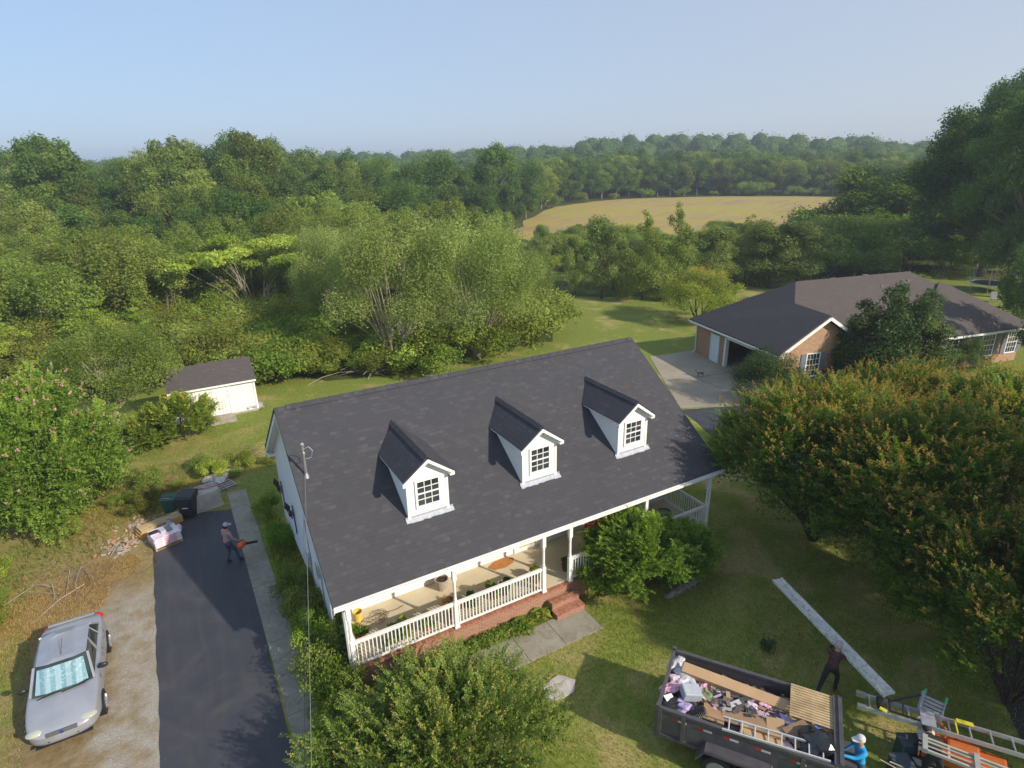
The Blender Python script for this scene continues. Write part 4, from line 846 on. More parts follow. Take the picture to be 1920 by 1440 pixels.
fs = (P1[2]-ez)/(5.2+.3)
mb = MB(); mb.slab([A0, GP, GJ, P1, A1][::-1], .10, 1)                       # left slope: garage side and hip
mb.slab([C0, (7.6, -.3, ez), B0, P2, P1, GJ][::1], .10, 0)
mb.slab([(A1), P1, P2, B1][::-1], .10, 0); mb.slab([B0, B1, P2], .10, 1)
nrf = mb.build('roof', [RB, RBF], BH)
mb = MB(); mb.slab([GP, C0, GJ][::1], .10, 0); mb.build('garage_roof_slope', [RBF], BH)
mb = MB()                                                                       # projecting bay: a raised hip over the right rooms
kx = 16.55; zf = lambda r: ez+fs*(r+.3)
mb.slab([(10.3, -.62, ez+.03), (21.05, -.62, ez+.03), (17.0, 3.95, zf(3.95)+.22)], .26)
mb.build('bay_roof', RB, BH)
for a_, b_2 in (((-.03, -.03, ez-.07), (-.03, 9.78, ez-.07)), ((7.6, -.34, ez-.07), (10.3, -.34, ez-.07)), ((10.3, -.66, ez-.08), (21.05, -.66, ez-.08)), ((20.93, -.6, ez-.07), (20.93, 9.7, ez-.07))): mb = MB(); mb.bar(a_, b_2, .08, .12); mb.build('gutter', WHITE, BH)
mb = MB(); mb.bar((0, -.05, ez-.12), (3.55, -.05, 4.54), .03, .2, upv=(0, 1, 0), roll=math.pi/2); mb.bar((3.55, -.05, 4.54), (7.0, -.05, ez-.12), .03, .2, upv=(0, 1, 0), roll=math.pi/2); mb.box(0, .5, -.05, .3, ez-.28, ez-.12)
mb.build('rake_board', WHITE, BH)
# walls
mb = MB(); W0 = .42
mb.box(W0, W0+.16, 9.35, 7.35, -.1, 2.36, 1); mb.box(W0, W0+.16, 6.45, 5.75, -.1, 2.36, 1); mb.box(W0, W0+.16, .4, 1.05, -.1, 2.36, 1); mb.box(W0, W0+.16, 1.05, 5.75, 2.12, 2.36, 1); mb.box(W0, W0+.16, 6.45, 7.35, 2.06, 2.36, 1)
vs = [(W0+.16, .4, -.1), (6.6, .4, -.1), (6.6, .4, 2.5), (3.55, .4, 4.42), (W0+.16, .4, 2.55)]
mb.add(vs+[(p[0], .56, p[2]) for p in vs], [(0,1,2,3,4), (9,8,7,6,5)]+[(i, (i+1) % 5, 5+(i+1) % 5, 5+i) for i in range(5)])
mb.box(6.6, 10.6, .42, .56, -.1, 2.42); mb.box(10.6, 20.4, -.25, -.1, -.1, 2.42); mb.box(10.6, 10.75, -.1, .42, -.1, 2.42, 1); mb.box(20.25, 20.4, -.1, 9.3, -.1, 2.42, 1); mb.box(W0, 20.25, 9.2, 9.35, -.1, 2.42)
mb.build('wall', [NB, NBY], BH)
mb = MB(); mb.box(W0+.16, 7.0, .56, 9.2, -.04, .03); mb.box(7.0, 7.1, .56, 9.2, .03, 2.6, 1); mb.build('garage_floor', [CONC, plain('dark_wall', (.12, .11, .10))], BH)
mb = MB(); mb.box(.36, .40, 6.47, 7.33, .02, 2.04); mb.box(.34, .42, 6.38, 6.46, 0, 2.1); mb.box(.34, .42, 7.34, 7.42, 0, 2.1); o = mb.build('side_door', plain('pale_blue_door', (.62, .68, .72), .5), BH)
m2 = MB(); m2.blob((.33, 7.2, 1.), .035, 1, 0, 5); m2.build('handle', METAL, o)
mb = MB()
for y in (5.60, 1.05): mb.box(.33, .60, y, y+.16, 0, 2.12)
mb.box(.33, .40, 1.21, 5.60, 2.06, 2.14); mb.build('garage_door_frame', WHITE, BH)
for y in (9.25, .5): mb = MB(); mb.tube([(.06, y, ez-.1), (.36, y, ez-.3), (.36, y, .2), (.2, y+.0, .06)], .045, 4); mb.build('downspout', WHITE, BH)
SHUT = plain('slate_shutter', (.17, .17, .22), .6)
for x, y, w_, z, h_ in ((3.05, .395, .95, .75, 1.45), (13.7, -.27, 1.5, .7, 1.45), (17.3, -.27, 1.1, .7, 1.45), (19.6, -.27, .9, .7, 1.45)):
    o, q = window(x, y, z, w_, h_, 4 if w_ < 1.2 else 3, 4, BH); g2 = MB(); g2.box(q[0], q[1], q[2]-.008, q[2]+.004, q[3], q[4]); g2.build('pane', GLASS, o)
    for s_ in (-1, 1):
        mb = MB(); c0 = x+s_*(w_/2+.30); mb.box(c0-.19, c0+.19, y-.04, y, z-.05, z+h_+.05)
        for j in range(14): mb.box(c0-.15, c0+.15, y-.052, y-.04, z+j*h_/14+.02, z+j*h_/14+.06)
        mb.build('shutter', SHUT, BH)
mb = MB()
for p in ((9.5, 6.2), (12.6, 6.4), (7.7, 5.9)): mb.box(p[0]-.2, p[0]+.2, p[1]-.15, p[1]+.15, 5.0, 5.55)
for p in ((11.9, 4.2), (14.6, 4.5)): mb.box(p[0]-.14, p[0]+.14, p[1]-.09, p[1]+.09, zf(p[1])-.05, zf(p[1])+.06)
mb.build('roof_vent', plain('vent_brown', (.16, .13, .12)), BH)
n = 24; C = np.c_[4.6+1.6*rgn.random(n), np.full(n, .3), 2.3+1.9*rgn.random(n)]; C[:, 2] = np.minimum(C[:, 2], 4.7-.6*np.abs(C[:, 0]-3.6))
hm = Matrix.Translation(HO) @ Matrix.Rotation(HZ, 4, 'Z'); C = np.array([tuple(hm @ Vector(c)) for c in C])
tag(leaves('ivy', C, np.full(n, .28), 2600, .14, G_LIM, 31), 'bright green ivy climbing the gable of the brick house', 'ivy')
def on_house(p): v = hm @ Vector(p); return v
# green tractor in the garage
def wheel(mb, c, r, w_, ax=(1, 0, 0), mi=0, mr=1, spokes=0):
    ax = Vector(ax).normalized(); c = Vector(c)
    mb.tube([c-ax*w_/2, c-ax*w_*.42, c+ax*w_*.42, c+ax*w_/2], [r*.9, r, r, r*.9], 22, mi)
    for s_ in (-1, 1):
        mb.tube([c+ax*s_*w_*.50, c+ax*s_*(w_*.50+.012)], [r*.66, r*.6], 20, mr)
        mb.tube([c+ax*s_*(w_*.5+.008), c+ax*s_*(w_*.5+.022)], [r*.18, r*.15], 10, mr)
GREEN = plain('tractor_green', (.03, .16, .05), .35); RUB = plain('tyre_rubber', (.022, .022, .023), .85); RIM = plain('alloy_rim', (.55, .56, .58), .3, .8)
q = on_house((2.4, 3.4, .03)); T = thing('lawn_tractor', 'green lawn tractor parked inside the open garage', 'tractor', q, HZ)
mb = MB(); mb.box(-.35, .35, -.9, 0, .4, .85); mb.box(-.45, .45, .0, .8, .35, .6); mb.build('body', GREEN, T, bevel=.05)
mb = MB(); mb.box(-.22, .22, .25, .6, .6, .72); mb.box(-.22, .22, .58, .66, .7, 1.05); mb.build('seat', plain('yellow_seat', (.5, .4, .03)), T, bevel=.03)
for p, r_ in (((-.5, .5, .32), .3), ((.5, .5, .32), .3), ((-.4, -.7, .2), .2), ((.4, -.7, .2), .2)): mb = MB(); wheel(mb, p, r_, .2); mb.build('wheel', [RUB, plain('yellow_rim', (.5, .4, .03))], T)
mb = MB(); mb.tube([(0, 0, .85), (0, .15, 1.05)], .02); mb.tube([(.17*math.cos(a), .16+.1*math.sin(a), 1.06+.14*math.sin(a)) for a in [i*.524 for i in range(13)]], .016, 6); mb.build('steering_wheel', DARKM, T)
# small dog on the concrete
FUR = plain('dog_fur', (.16, .12, .10), .9, 0, .4, 10)
def small_dog(loc, rz):
    me = bpy.data.meshes.new('dog'); b_ = bmesh.new(); sk = b_.verts.layers.skin.verify()
    J = dict(hip=((-.17, 0, .27), .07), ch=((.10, 0, .27), .085), nk=((.20, 0, .36), .05), hd=((.26, 0, .42), .058), mz=((.34, 0, .40), .028), t1=((-.25, 0, .33), .02), t2=((-.32, 0, .42), .012))
    E_ = [('hip', 'ch'), ('ch', 'nk'), ('nk', 'hd'), ('hd', 'mz'), ('hip', 't1'), ('t1', 't2')]
    for s_ in (-1, 1):
        J.update({'f1%d' % s_: ((.12, s_*.06, .17), .032), 'f2%d' % s_: ((.11, s_*.06, .09), .02), 'f3%d' % s_: ((.13, s_*.06, .02), .02), 'b1%d' % s_: ((-.15, s_*.06, .18), .04), 'b2%d' % s_: ((-.21, s_*.06, .10), .022), 'b3%d' % s_: ((-.18, s_*.06, .02), .02), 'e%d' % s_: ((.23, s_*.045, .48), .014)})
        E_ += [('ch', 'f1%d' % s_), ('f1%d' % s_, 'f2%d' % s_), ('f2%d' % s_, 'f3%d' % s_), ('hip', 'b1%d' % s_), ('b1%d' % s_, 'b2%d' % s_), ('b2%d' % s_, 'b3%d' % s_), ('hd', 'e%d' % s_)]
    return skin('dog', J, E_, [FUR], lambda p: 0, loc, rz, root='hip')
def skin(name, J, E_, mats, pick, loc=(0,0,0), rz=0, root=None, sub=2, parent=None, sc=1.):
    me = bpy.data.meshes.new(name); b_ = bmesh.new(); V_ = {}
    for kk, (p, r_) in J.items(): V_[kk] = b_.verts.new(Vector(p)*sc)
    for a, b in E_: b_.edges.new((V_[a], V_[b]))
    b_.verts.ensure_lookup_table(); b_.to_mesh(me); b_.free()
    o = bpy.data.objects.new(name, me); COL.objects.link(o)
    md = o.modifiers.new('skin', 'SKIN'); md.use_smooth_shade = True
    if not me.skin_vertices: me.attributes  # created with the modifier
    ks = list(J)
    for i, kk in enumerate(ks):
        r_ = J[kk][1]; r_ = r_ if isinstance(r_, tuple) else (r_, r_)
        me.skin_vertices[0].data[i].radius = (r_[0]*sc, r_[1]*sc); me.skin_vertices[0].data[i].use_root = (kk == root)
    s2 = o.modifiers.new('sub', 'SUBSURF'); s2.levels = s2.render_levels = sub
    dg = bpy.context.evaluated_depsgraph_get(); nm = bpy.data.meshes.new_from_object(o.evaluated_get(dg)); o.modifiers.clear(); o.data = nm; nm.name = name
    nm.materials.clear()
    for m_ in mats: nm.materials.append(m_)
    for f in nm.polygons: f.material_index = pick(f.center/sc); f.use_smooth = True
    o.location = loc; o.rotation_euler = (0, 0, rz)
    if parent: o.parent = parent
    return o
tag(small_dog(PX(1312, 706, .02), 2.4), 'small dark dog standing on the concrete before the open garage', 'dog')
# trampoline, play set, lawn chair, flowers, bird feeder beyond the brick house
q = PX(1855, 545); T = thing('trampoline', 'round trampoline with safety net and pale blue rim on the back lawn', 'trampoline', q)
mb = MB(); mb.lathe((0, 0, .8), [(1.65, 0), (1.9, .01), (1.9, .05), (1.65, .04)], 32, caps=False); mb.build('rim', plain('pale_blue_pad', (.42, .45, .65)), T)
mb = MB(); mb.lathe((0, 0, .8), [(1.66, 0), (1.66, .02)], 32); mb.build('mat', DARKM, T)
for i in range(6):
    a = i*1.047+.3; mb = MB(); c, s_ = math.cos(a)*1.85, math.sin(a)*1.85; mb.tube([(c, s_, 0), (c, s_, 2.4)], .03, 6); mb.build('pole', METAL, T)
k = N('mesh_net'); tb = k.n('ShaderNodeBsdfTransparent'); mx = k.n('ShaderNodeMixShader'); mx.inputs[0].default_value = .35; k.fin((.02, .025, .03), .8); k.t.links.new(tb.outputs[0], mx.inputs[1]); k.t.links.new(k.b.outputs[0], mx.inputs[2]); k.t.links.new(mx.outputs[0], k.o.inputs[0])
mb = MB(); mb.lathe((0, 0, .85), [(1.84, 0), (1.84, 1.5)], 32, caps=False); mb.build('safety_net', k.m, T)
q = PX(1905, 512); T = thing('play_set', 'wooden play set with a yellow slide and blue canopy under the big oaks', 'play set', q, .4)
mb = MB()
for x, y in ((-.8, -.8), (.8, -.8), (-.8, .8), (.8, .8)): mb.box(x-.06, x+.06, y-.06, y+.06, 0, 2.6)
mb.box(-.8, .8, -.8, .8, 1.3, 1.36); mb.build('frame', plain('play_wood', (.22, .12, .06)), T)
mb = MB(); mb.slab([(-.9, -.9, 2.5), (.9, -.9, 2.5), (.9, 0, 3.1), (-.9, 0, 3.1)], .03); mb.slab([(-.9, 0, 3.1), (.9, 0, 3.1), (.9, .9, 2.5), (-.9, .9, 2.5)], .03); mb.build('canopy', plain('blue_canvas', (.03, .08, .30)), T)
mb = MB(); mb.bar((-.8, -.3, 2.3), (-2.8, -.8, .9), .5, .05); mb.bar((-.8, -.55, 2.36), (-2.8, -1.05, .96), .04, .16); mb.bar((-.8, -.05, 2.36), (-2.8, -.55, .96), .04, .16); mb.build('slide', plain('yellow_plastic', (.60, .36, .03), .4), T)
q = PX(1862, 567); T = thing('lawn_chair', 'folding lawn chair beside the trampoline', 'chair', q, .5)
mb = MB(); mb.bar((-.25, 0, .4), (.3, 0, .4), .5, .04); mb.bar((.3, 0, .4), (.65, 0, .95), .5, .04); mb.build('seat', plain('chair_fabric', (.35, .33, .3)), T)
mb = MB()
for s_ in (-.24, .24): mb.tube([(-.3, s_, 0), (.2, s_, .4), (.3, s_, .42)], .015); mb.tube([(.4, s_, 0), (-.2, s_, .4)], .015)
mb.build('frame', METAL, T)
q = PX(1877, 590); T = thing('bird_feeder', 'dark pole bird feeder with hooked arms on the back lawn', 'bird feeder', q)
mb = MB(); mb.tube([(0, 0, 0), (0, 0, 2.0), (.2, 0, 2.2), (.45, 0, 2.1)], .025, 6); mb.tube([(0, 0, 1.9), (-.25, 0, 2.1), (-.4, 0, 1.95)], .02, 6); mb.build('pole', DARKM, T)
mb = MB(); mb.lathe((.45, 0, 1.72), [(.1, 0), (.12, .03), (.06, .06), (.06, .3), (.13, .32), (.02, .38)], 10); mb.build('feeder', WHITE, T)
C = np.array([tuple(PX(1385+6*i, 571-1.2*i+rg.uniform(-2, 2), .7)) for i in range(9)])
G_PNK = leafmat('pink_flower_leaves', [(0, (.06, .12, .02)), (.5, (.12, .18, .03)), (.75, (.6, .05, .12)), (1, (.75, .12, .22)), (2, (.7, .2, .3))])
o = leaves('rose_bush', C, np.full(9, .6), 5000, .13, G_PNK, 33); tag(o, 'row of red and pink flowering bushes behind the left hip of the brick house', 'flower bush')
# ------------------------------------------------------------------ cars
def car(name, label, loc, rz, paint, shade=True):
    T = thing(name, label, 'car', loc, rz)
    # stations along y (front = -y): y, half width bottom, half width belt, z bottom, z belt, z top centre
    St = [(-2.24, .38, .42, .36, .54, .58), (-2.16, .62, .64, .25, .60, .65), (-1.95, .775, .77, .22, .69, .75), (-1.55, .845, .83, .22, .79, .86), (-1.05, .85, .84, .22, .86, .93), (-.70, .85, .84, .22, .90, .95),
          (0, .85, .845, .22, .92, .94), (.9, .85, .845, .22, .94, .96), (1.45, .845, .835, .22, .95, .99), (1.75, .83, .81, .24, .95, 1.02), (2.05, .73, .70, .28, .90, .99), (2.18, .55, .52, .38, .78, .84)]
    mb = MB(); prof = []
    for (y, wb, wt, z0, zb, zt) in St:
        h = []
        for (x, z) in ((0, z0), (wb*.8, z0), (wb, z0+.10), (wb+.012, z0+(zb-z0)*.55), (wt, zb), (wt*.86, zb+(zt-zb)*.55), (wt*.45, zt-.008), (0, zt)): h.append((x, y, z))
        prof.append(h+[(-p[0], p[1], p[2]) for p in h[-2:0:-1]])
    n = len(prof[0]); vs = [p for h in prof for p in h]
    fs = [(i*n+j, i*n+(j+1) % n, (i+1)*n+(j+1) % n, (i+1)*n+j) for i in range(len(prof)-1) for j in range(n)]+[tuple(range(n))[::-1], tuple((len(prof)-1)*n+j for j in range(n))]
    mb.add(vs, fs)
    body = mb.build('body', paint, T, smooth=True); sb = body.modifiers.new('s', 'SUBSURF'); sb.levels = sb.render_levels = 2
    # wheel arches as dark discs just proud of the side
    for y in (-1.33, 1.29):
        for s_ in (-1, 1):
            m2 = MB(); m2.tube([(s_*.70, y, .30), (s_*.862, y, .30)], .345, 24); m2.build('wheel_arch', plain('arch_black', (.012, .012, .013), .9), T)
            m2 = MB(); wheel(m2, (s_*.785, y, .30), .30, .19, mi=0, mr=1)
            for kk in range(7):
                a = kk*.8976; m2.bar((s_*.895, y+.04*math.cos(a), .30+.04*math.sin(a)), (s_*.895, y+.18*math.cos(a), .30+.18*math.sin(a)), .045, .02, 1)
            m2.build('wheel', [RUB, RIM], T)
    # greenhouse: belt ring and roof ring
    def ring(y0, y1, wf, wr, z, bow=.05): return [(-wf, y0, z), (-wf*.5, y0-bow, z+.0), (wf*.5, y0-bow, z), (wf, y0, z), (wr, y1, z), (wr*.5, y1+bow, z), (-wr*.5, y1+bow, z), (-wr, y1, z)]
    b0 = [(-.72, -.98, .92), (-.38, -1.12, .945), (.38, -1.12, .945), (.72, -.98, .92), (.72, 1.42, .97), (.36, 1.56, 1.0), (-.36, 1.56, 1.0), (-.72, 1.42, .97)]
    r0 = [(-.60, -.34, 1.36), (-.32, -.43, 1.395), (.32, -.43, 1.395), (.60, -.34, 1.36), (.59, .90, 1.36), (.30, 1.0, 1.40), (-.30, 1.0, 1.40), (-.59, .90, 1.36)]
    mb = MB(); mb.add(b0+r0, [(i, (i+1) % 8, 8+(i+1) % 8, 8+i) for i in range(8)]+[tuple(range(8))[::-1]])
    mb.build('cabin_glass', GLASSC, T)
    mb = MB(); rr = [(x*1.03, y*1.03, z+.012) for x, y, z in r0]; cc_ = [(x*.6, y*.75+.03, z+.045) for x, y, z in r0]
    mb.add(rr+cc_, [(i, (i+1) % 8, 8+(i+1) % 8, 8+i) for i in range(8)]+[tuple(range(8, 16)), tuple(range(8))[::-1]]); ro = mb.build('roof', paint, T, bevel=.03)
    mb = MB()
    for a, b in ((0, 0), (3, 3), (4, 4), (7, 7)): mb.bar(Vector(b0[a])*1.005, Vector(rr[b]), .06, .05)
    for s_ in (-1, 1):
        p, q = Vector((s_*.735, .22, .94)), Vector((s_*.575, .26, 1.37)); mb.bar(p, q, .07, .03); mb.bar((s_*.735, .95, .95), (s_*.575, .78, 1.36), .05, .03)
    mb.build('pillar', paint, T)
    if shade:
        k_ = N('foil_sunshade'); x, y, z = k_.sep(); f_ = k_.math('FRACT', k_.math('MULTIPLY', x, 4.2)); f2 = k_.noise(9, 4, dist=2.)
        cc2 = k_.mix(k_.ramp(f_, [(.42, 0.), (.5, 1.)]), (.20, .36, .40), (.34, .50, .53)); cc2 = k_.mix(k_.ramp(f2, [(.52, 0.), (.66, .45)]), cc2, (.62, .72, .73)); k_.bump(f2, .5, .02)
        mb = MB(); a, b, c, d = (Vector(v) for v in ((-.60, -.97, .965), (.60, -.97, .965), (.53, -.46, 1.345), (-.53, -.46, 1.345))); off = Vector((0, -.05, .035))
        mb.slab([a+off, b+off, Vector((0, -1.0, .975))+off*1.25], .008) if 0 else None
        mid = lambda t: [Vector((x_, y_+(-.075 if abs(x_) < .3 else 0), z_)) for x_, y_, z_ in t]
        mb.slab([a+off, Vector((-.34, -1.075, .99))+off*.6, Vector((.34, -1.075, .99))+off*.6, b+off, c+off, Vector((.29, -.53, 1.375))+off*.7, Vector((-.29, -.53, 1.375))+off*.7, d+off], .008)
        mb.build('sunshade', k_.fin(cc2, .35, .35, .6), T)
    for s_ in (-1, 1):
        mb = MB(); mb.blob((s_*.57, -2.0, .635), .17, 2, 0, 8, sq=(1.3, .95, .42)); mb.build('headlight', plain('headlight_lens', (.42, .43, .36), .12, 0, .1, 6, .8), T, smooth=True)
        mb = MB(); mb.blob((s_*.63, 2.06, .80), .14, 2, 0, 8, sq=(1.1, .8, .8)); mb.build('tail_light', plain('tail_light_red', (.45, .015, .02), .2), T, smooth=True)
        mb = MB(); mb.blob((s_*.93, -.66, .98), .11, 2, 0, 8, sq=(1.1, .55, .75)); mb.bar((s_*.80, -.66, .95), (s_*.90, -.66, .97), .05, .04); mb.build('mirror', plain('mirror_black', (.02, .02, .022), .4), T, smooth=True)
        for y in (-.02, .78): m2 = MB(); m2.bar((s_*.868, y, .80), (s_*.868, y+.16, .80), .02, .03); m2.build('door_handle', plain('handle_grey', (.2, .2, .22)), T)
        m2 = MB()
        for y in (-.86, .30, 1.12): m2.bar((s_*.852, y, .34), (s_*.846, y, .88), .008, .01)
        m2.build('door_seam', DARKM, T)
    mb = MB(); mb.box(-.34, .34, -2.235, -2.16, .55, .64); mb.build('grille', plain('grille_grey', (.12, .12, .13), .4), T, bevel=.01)
    mb = MB(); mb.tube([(0, -2.24, .60), (0, -2.25, .60)], [.05, .045], 16); o = mb.build('badge', plain('badge_blue', (.03, .06, .22), .3), T)
    mb = MB(); mb.box(-.62, .62, -2.22, -2.1, .27, .295); mb.box(-.34, .34, -2.222, -2.15, .38, .44, 0); mb.build('bumper_trim', DARKM, T, bevel=.01)
    mb = MB(); mb.tube([(0, -.2, 1.44), (0, .35, 1.58)], .006, 5); mb.build('antenna', DARKM, T)
    mb = MB(); mb.box(-.6, .6, 1.86, 1.96, 1.02, 1.06); mb.build('spoiler', paint, T, bevel=.02) if shade else None
    for s_ in (-.3, .25): m2 = MB(); m2.bar((s_-.25, -1.17, .955), (s_+.27, -1.1, .955), .02, .015); m2.build('wiper', DARKM, T)
    return T
k = N('silver_paint'); SILV = k.fin(k.ramp(k.noise(1.5, 3), [(.3, (.30, .31, .34)), (.7, (.38, .39, .42))]), .38, .3, .5); k.b.inputs['Coat Weight'].default_value = .4
k = N('green_paint'); GRNP = k.fin(k.ramp(k.noise(1.5, 3), [(.3, (.02, .05, .035)), (.7, (.04, .08, .05))]), .25, .3, .6); k.b.inputs['Coat Weight'].default_value = .8
GLASSC = glassy('car_glass', (.015, .025, .022), .05)
car('parked_car', 'silver sedan with a foil sunshade parked on gravel beside the driveway', (-6.72, 4.36, 0), 0, SILV)
car('parked_car', 'dark green car mostly cut off by the bottom left corner of the photo', (-6.95, -1.95, 0), 0, GRNP, False)
# ------------------------------------------------------------------ people
def person(name, label, loc, rz, J, E_, mats, pick, cap, capmat, hair=None, sc=1.):
    T = thing(name, label, 'person', loc, rz)
    skin('body', J, E_, mats, pick, root='pel', parent=T, sc=sc, sub=2)
    c = Vector(J['hd'][0])*sc; r_ = .098*sc
    mb = MB(); mb.lathe((c.x, c.y, c.z+.025*sc), [(r_*1.02, 0), (r_*1.04, .03), (r_*.9, .08), (r_*.5, .115), (.01, .122)], 16)
    if cap: d = Vector(cap).normalized(); s_ = Vector((-d.y, d.x, 0)); b = c+Vector((0, 0, .035*sc)); mb.slab([b+d*.06+s_*.085, b+d*.06-s_*.085, b+d*.19-s_*.05, b+d*.19+s_*.05], .015)
    mb.build('cap', capmat, T, smooth=False)
    if hair: mb = MB(); mb.blob(tuple(c+Vector((0, 0, 0))-Vector(cap)*.03), .104*sc, 3, .05, 8, sq=(1, 1, .9)); mb.build('hair', hair, T, smooth=True)
    return T
def limbs(J, pre, pts):                     # chain of joints
    E_ = []; last = None
    for i, (p, r_) in enumerate(pts):
        kk = '%s%d' % (pre, i); J[kk] = (p, r_); 
        if last: E_.append((last, kk))
        last = kk
    return E_
def hand(J, pre, wrist, d, side, curl=.5):   # palm and five bent fingers leaving the wrist along d
    d = Vector(d).normalized(); s_ = Vector(side).normalized(); w_ = Vector(wrist); nrm = d.cross(s_); E_ = []
    J[pre+'p'] = (tuple(w_+d*.05), (.034, .022)); E_.append((pre+'w', pre+'p'))
    for i, (o, L_) in enumerate(((-.028, .062), (-.010, .074), (.009, .070), (.027, .056))):
        a = w_+d*.095+s_*o; b = a+d*L_*.5+nrm*curl*L_*.4; c = b+d*L_*.3+nrm*curl*L_*.9
        J[pre+'f%da' % i] = (tuple(a), .0095); J[pre+'f%db' % i] = (tuple(b), .0085); J[pre+'f%dc' % i] = (tuple(c), .007)
        E_ += [(pre+'p', pre+'f%da' % i), (pre+'f%da' % i, pre+'f%db' % i), (pre+'f%db' % i, pre+'f%dc' % i)]
    a = w_+d*.04-s_*.04; b = a+d*.04-s_*.02+nrm*curl*.02; J[pre+'ta'] = (tuple(a), .011); J[pre+'tb'] = (tuple(b), .009); E_ += [(pre+'p', pre+'ta'), (pre+'ta', pre+'tb')]
    return E_
def body(pel, chest, neck, head, armL, armR, legL, legR, handdir=None):
    J = {}; pel, chest, neck, head = map(Vector, (pel, chest, neck, head))
    J['pel'] = (tuple(pel), (.150, .115)); J['wst'] = (tuple(pel.lerp(chest, .45)), (.135, .105)); J['chs'] = (tuple(chest), (.165, .12)); J['nk0'] = (tuple(chest.lerp(neck, .75)), (.09, .075)); J['nk'] = (tuple(neck), .055); J['hd'] = (tuple(head), (.085, .10)); J['top'] = (tuple(head+(head-neck).normalized()*.07), .07)
    fdir = Vector(handdir or (0, 1, 0)); J['nose'] = (tuple(head+fdir*.085-Vector((0, 0, .02))), .02)
    E_ = [('pel', 'wst'), ('wst', 'chs'), ('chs', 'nk0'), ('nk0', 'nk'), ('nk', 'hd'), ('hd', 'top'), ('hd', 'nose')]
    for n_, a in (('L', armL), ('R', armR)):
        sh, el, wr = map(Vector, a); J['s'+n_] = (tuple(sh), .068); J['e'+n_] = (tuple(el), .046); J[n_+'w'] = (tuple(wr), .029)
        E_ += [('chs', 's'+n_), ('s'+n_, 'e'+n_), ('e'+n_, n_+'w')]
        E_ += hand(J, n_, wr, wr-el, (wr-el).cross(Vector((0, 0, 1))) if abs((wr-el).normalized().z) < .9 else (1, 0, 0))
    for n_, a in (('L', legL), ('R', legR)):
        hp, kn, an, to = map(Vector, a); J['h'+n_] = (tuple(hp), (.095, .10)); J['k'+n_] = (tuple(kn), .066); J['a'+n_] = (tuple(an), .048); J['t'+n_] = (tuple(to), (.045, .035)); J['q'+n_] = (tuple(an-(to-an)*.3-Vector((0, 0, .03))), .04)
        E_ += [('pel', 'h'+n_), ('h'+n_, 'k'+n_), ('k'+n_, 'a'+n_), ('a'+n_, 't'+n_), ('a'+n_, 'q'+n_)]
    return J, E_
SKIN = plain('skin', (.42, .22, .14), .55, 0, .08); 
def segpick(J, segs, default=0):
    S_ = [(Vector(J[a][0]), Vector(J[b][0]), m_) for a, b, m_ in segs]
    def f(p):
        best, bm = 9, default
        for a, b, m_ in S_:
            ab = b-a; t = max(0, min(1, (p-a).dot(ab)/max(ab.dot(ab), 1e-9))); d = (p-a-ab*t).length
            if d < best: best, bm = d, m_
        return bm
    return f
def segs_for(sleeve=True):
    s_ = [('pel', 'wst', 0), ('wst', 'chs', 0), ('chs', 'nk0', 0), ('nk', 'hd', 3), ('hd', 'top', 3), ('hd', 'nose', 3)]
    for n_ in 'LR':
        s_ += [('chs', 's'+n_, 0), ('s'+n_, 'e'+n_, 0), ('e'+n_, n_+'w', 0 if sleeve else 3), (n_+'p', n_+'f1c', 3), (n_+'p', n_+'f3c', 3), (n_+'p', n_+'f0c', 3), (n_+'p', n_+'tb', 3),
               ('pel', 'h'+n_, 1), ('h'+n_, 'k'+n_, 1), ('k'+n_, 'a'+n_, 1), ('a'+n_, 't'+n_, 2), ('a'+n_, 'q'+n_, 2)]
    return s_
JEAN = plain('blue_jeans', (.05, .07, .12), .8, 0, .3, 12); BOOT = plain('work_boot', (.10, .06, .03), .8); MAUV = plain('mauve_shirt', (.36, .24, .25), .85, 0, .12, 8)
# worker with leaf blower (facing -y = towards the street, seen from the front-left)
J, E_ = body((0, 0, .93), (0, .03, 1.30), (0, .06, 1.48), (0, .08, 1.60), ((-.20, .03, 1.40), (-.27, .05, 1.13), (-.26, .16, .92)), ((.20, .03, 1.40), (.29, .08, 1.15), (.34, .26, .98)),
             ((-.10, 0, .90), (-.12, .10, .50), (-.12, -.06, .09), (-.12, .12, .04)), ((.10, 0, .90), (.14, .20, .52), (.16, .26, .09), (.16, .44, .04)), handdir=(.3, .95, 0))
q = PX(434, 1056); MAN1 = person('person', 'worker in a mauve shirt and lilac cap carrying an orange leaf blower', q, R(-62), J, E_, [MAUV, JEAN, BOOT, SKIN], segpick(J, segs_for()), (.3, .95, 0), plain('lilac_cap', (.50, .36, .50), .8), plain('dark_hair', (.03, .02, .015), .8))
hx = (Matrix.Translation(q) @ Matrix.Rotation(R(-62), 4, 'Z')) @ Vector((.37, .32, .78))
T = thing('leaf_blower', 'orange leaf blower held low by the worker on the driveway', 'leaf blower', hx, R(-62))
mb = MB(); mb.blob((0, 0, 0), .15, 3, .04, 8, sq=(.8, 1.15, 1.)); mb.build('housing', plain('orange_plastic', (.75, .13, .03), .4), T, smooth=True)
mb = MB(); mb.tube([(0, -.10, .06), (0, -.05, .17), (0, .08, .18), (0, .13, .06)], .018, 6); mb.build('handle', DARKM, T)
mb = MB(); mb.tube([(0, .1, -.03), (.02, .35, -.12), (.04, .62, -.22)], [.06, .048, .04], 10); mb.build('nozzle', DARKM, T)
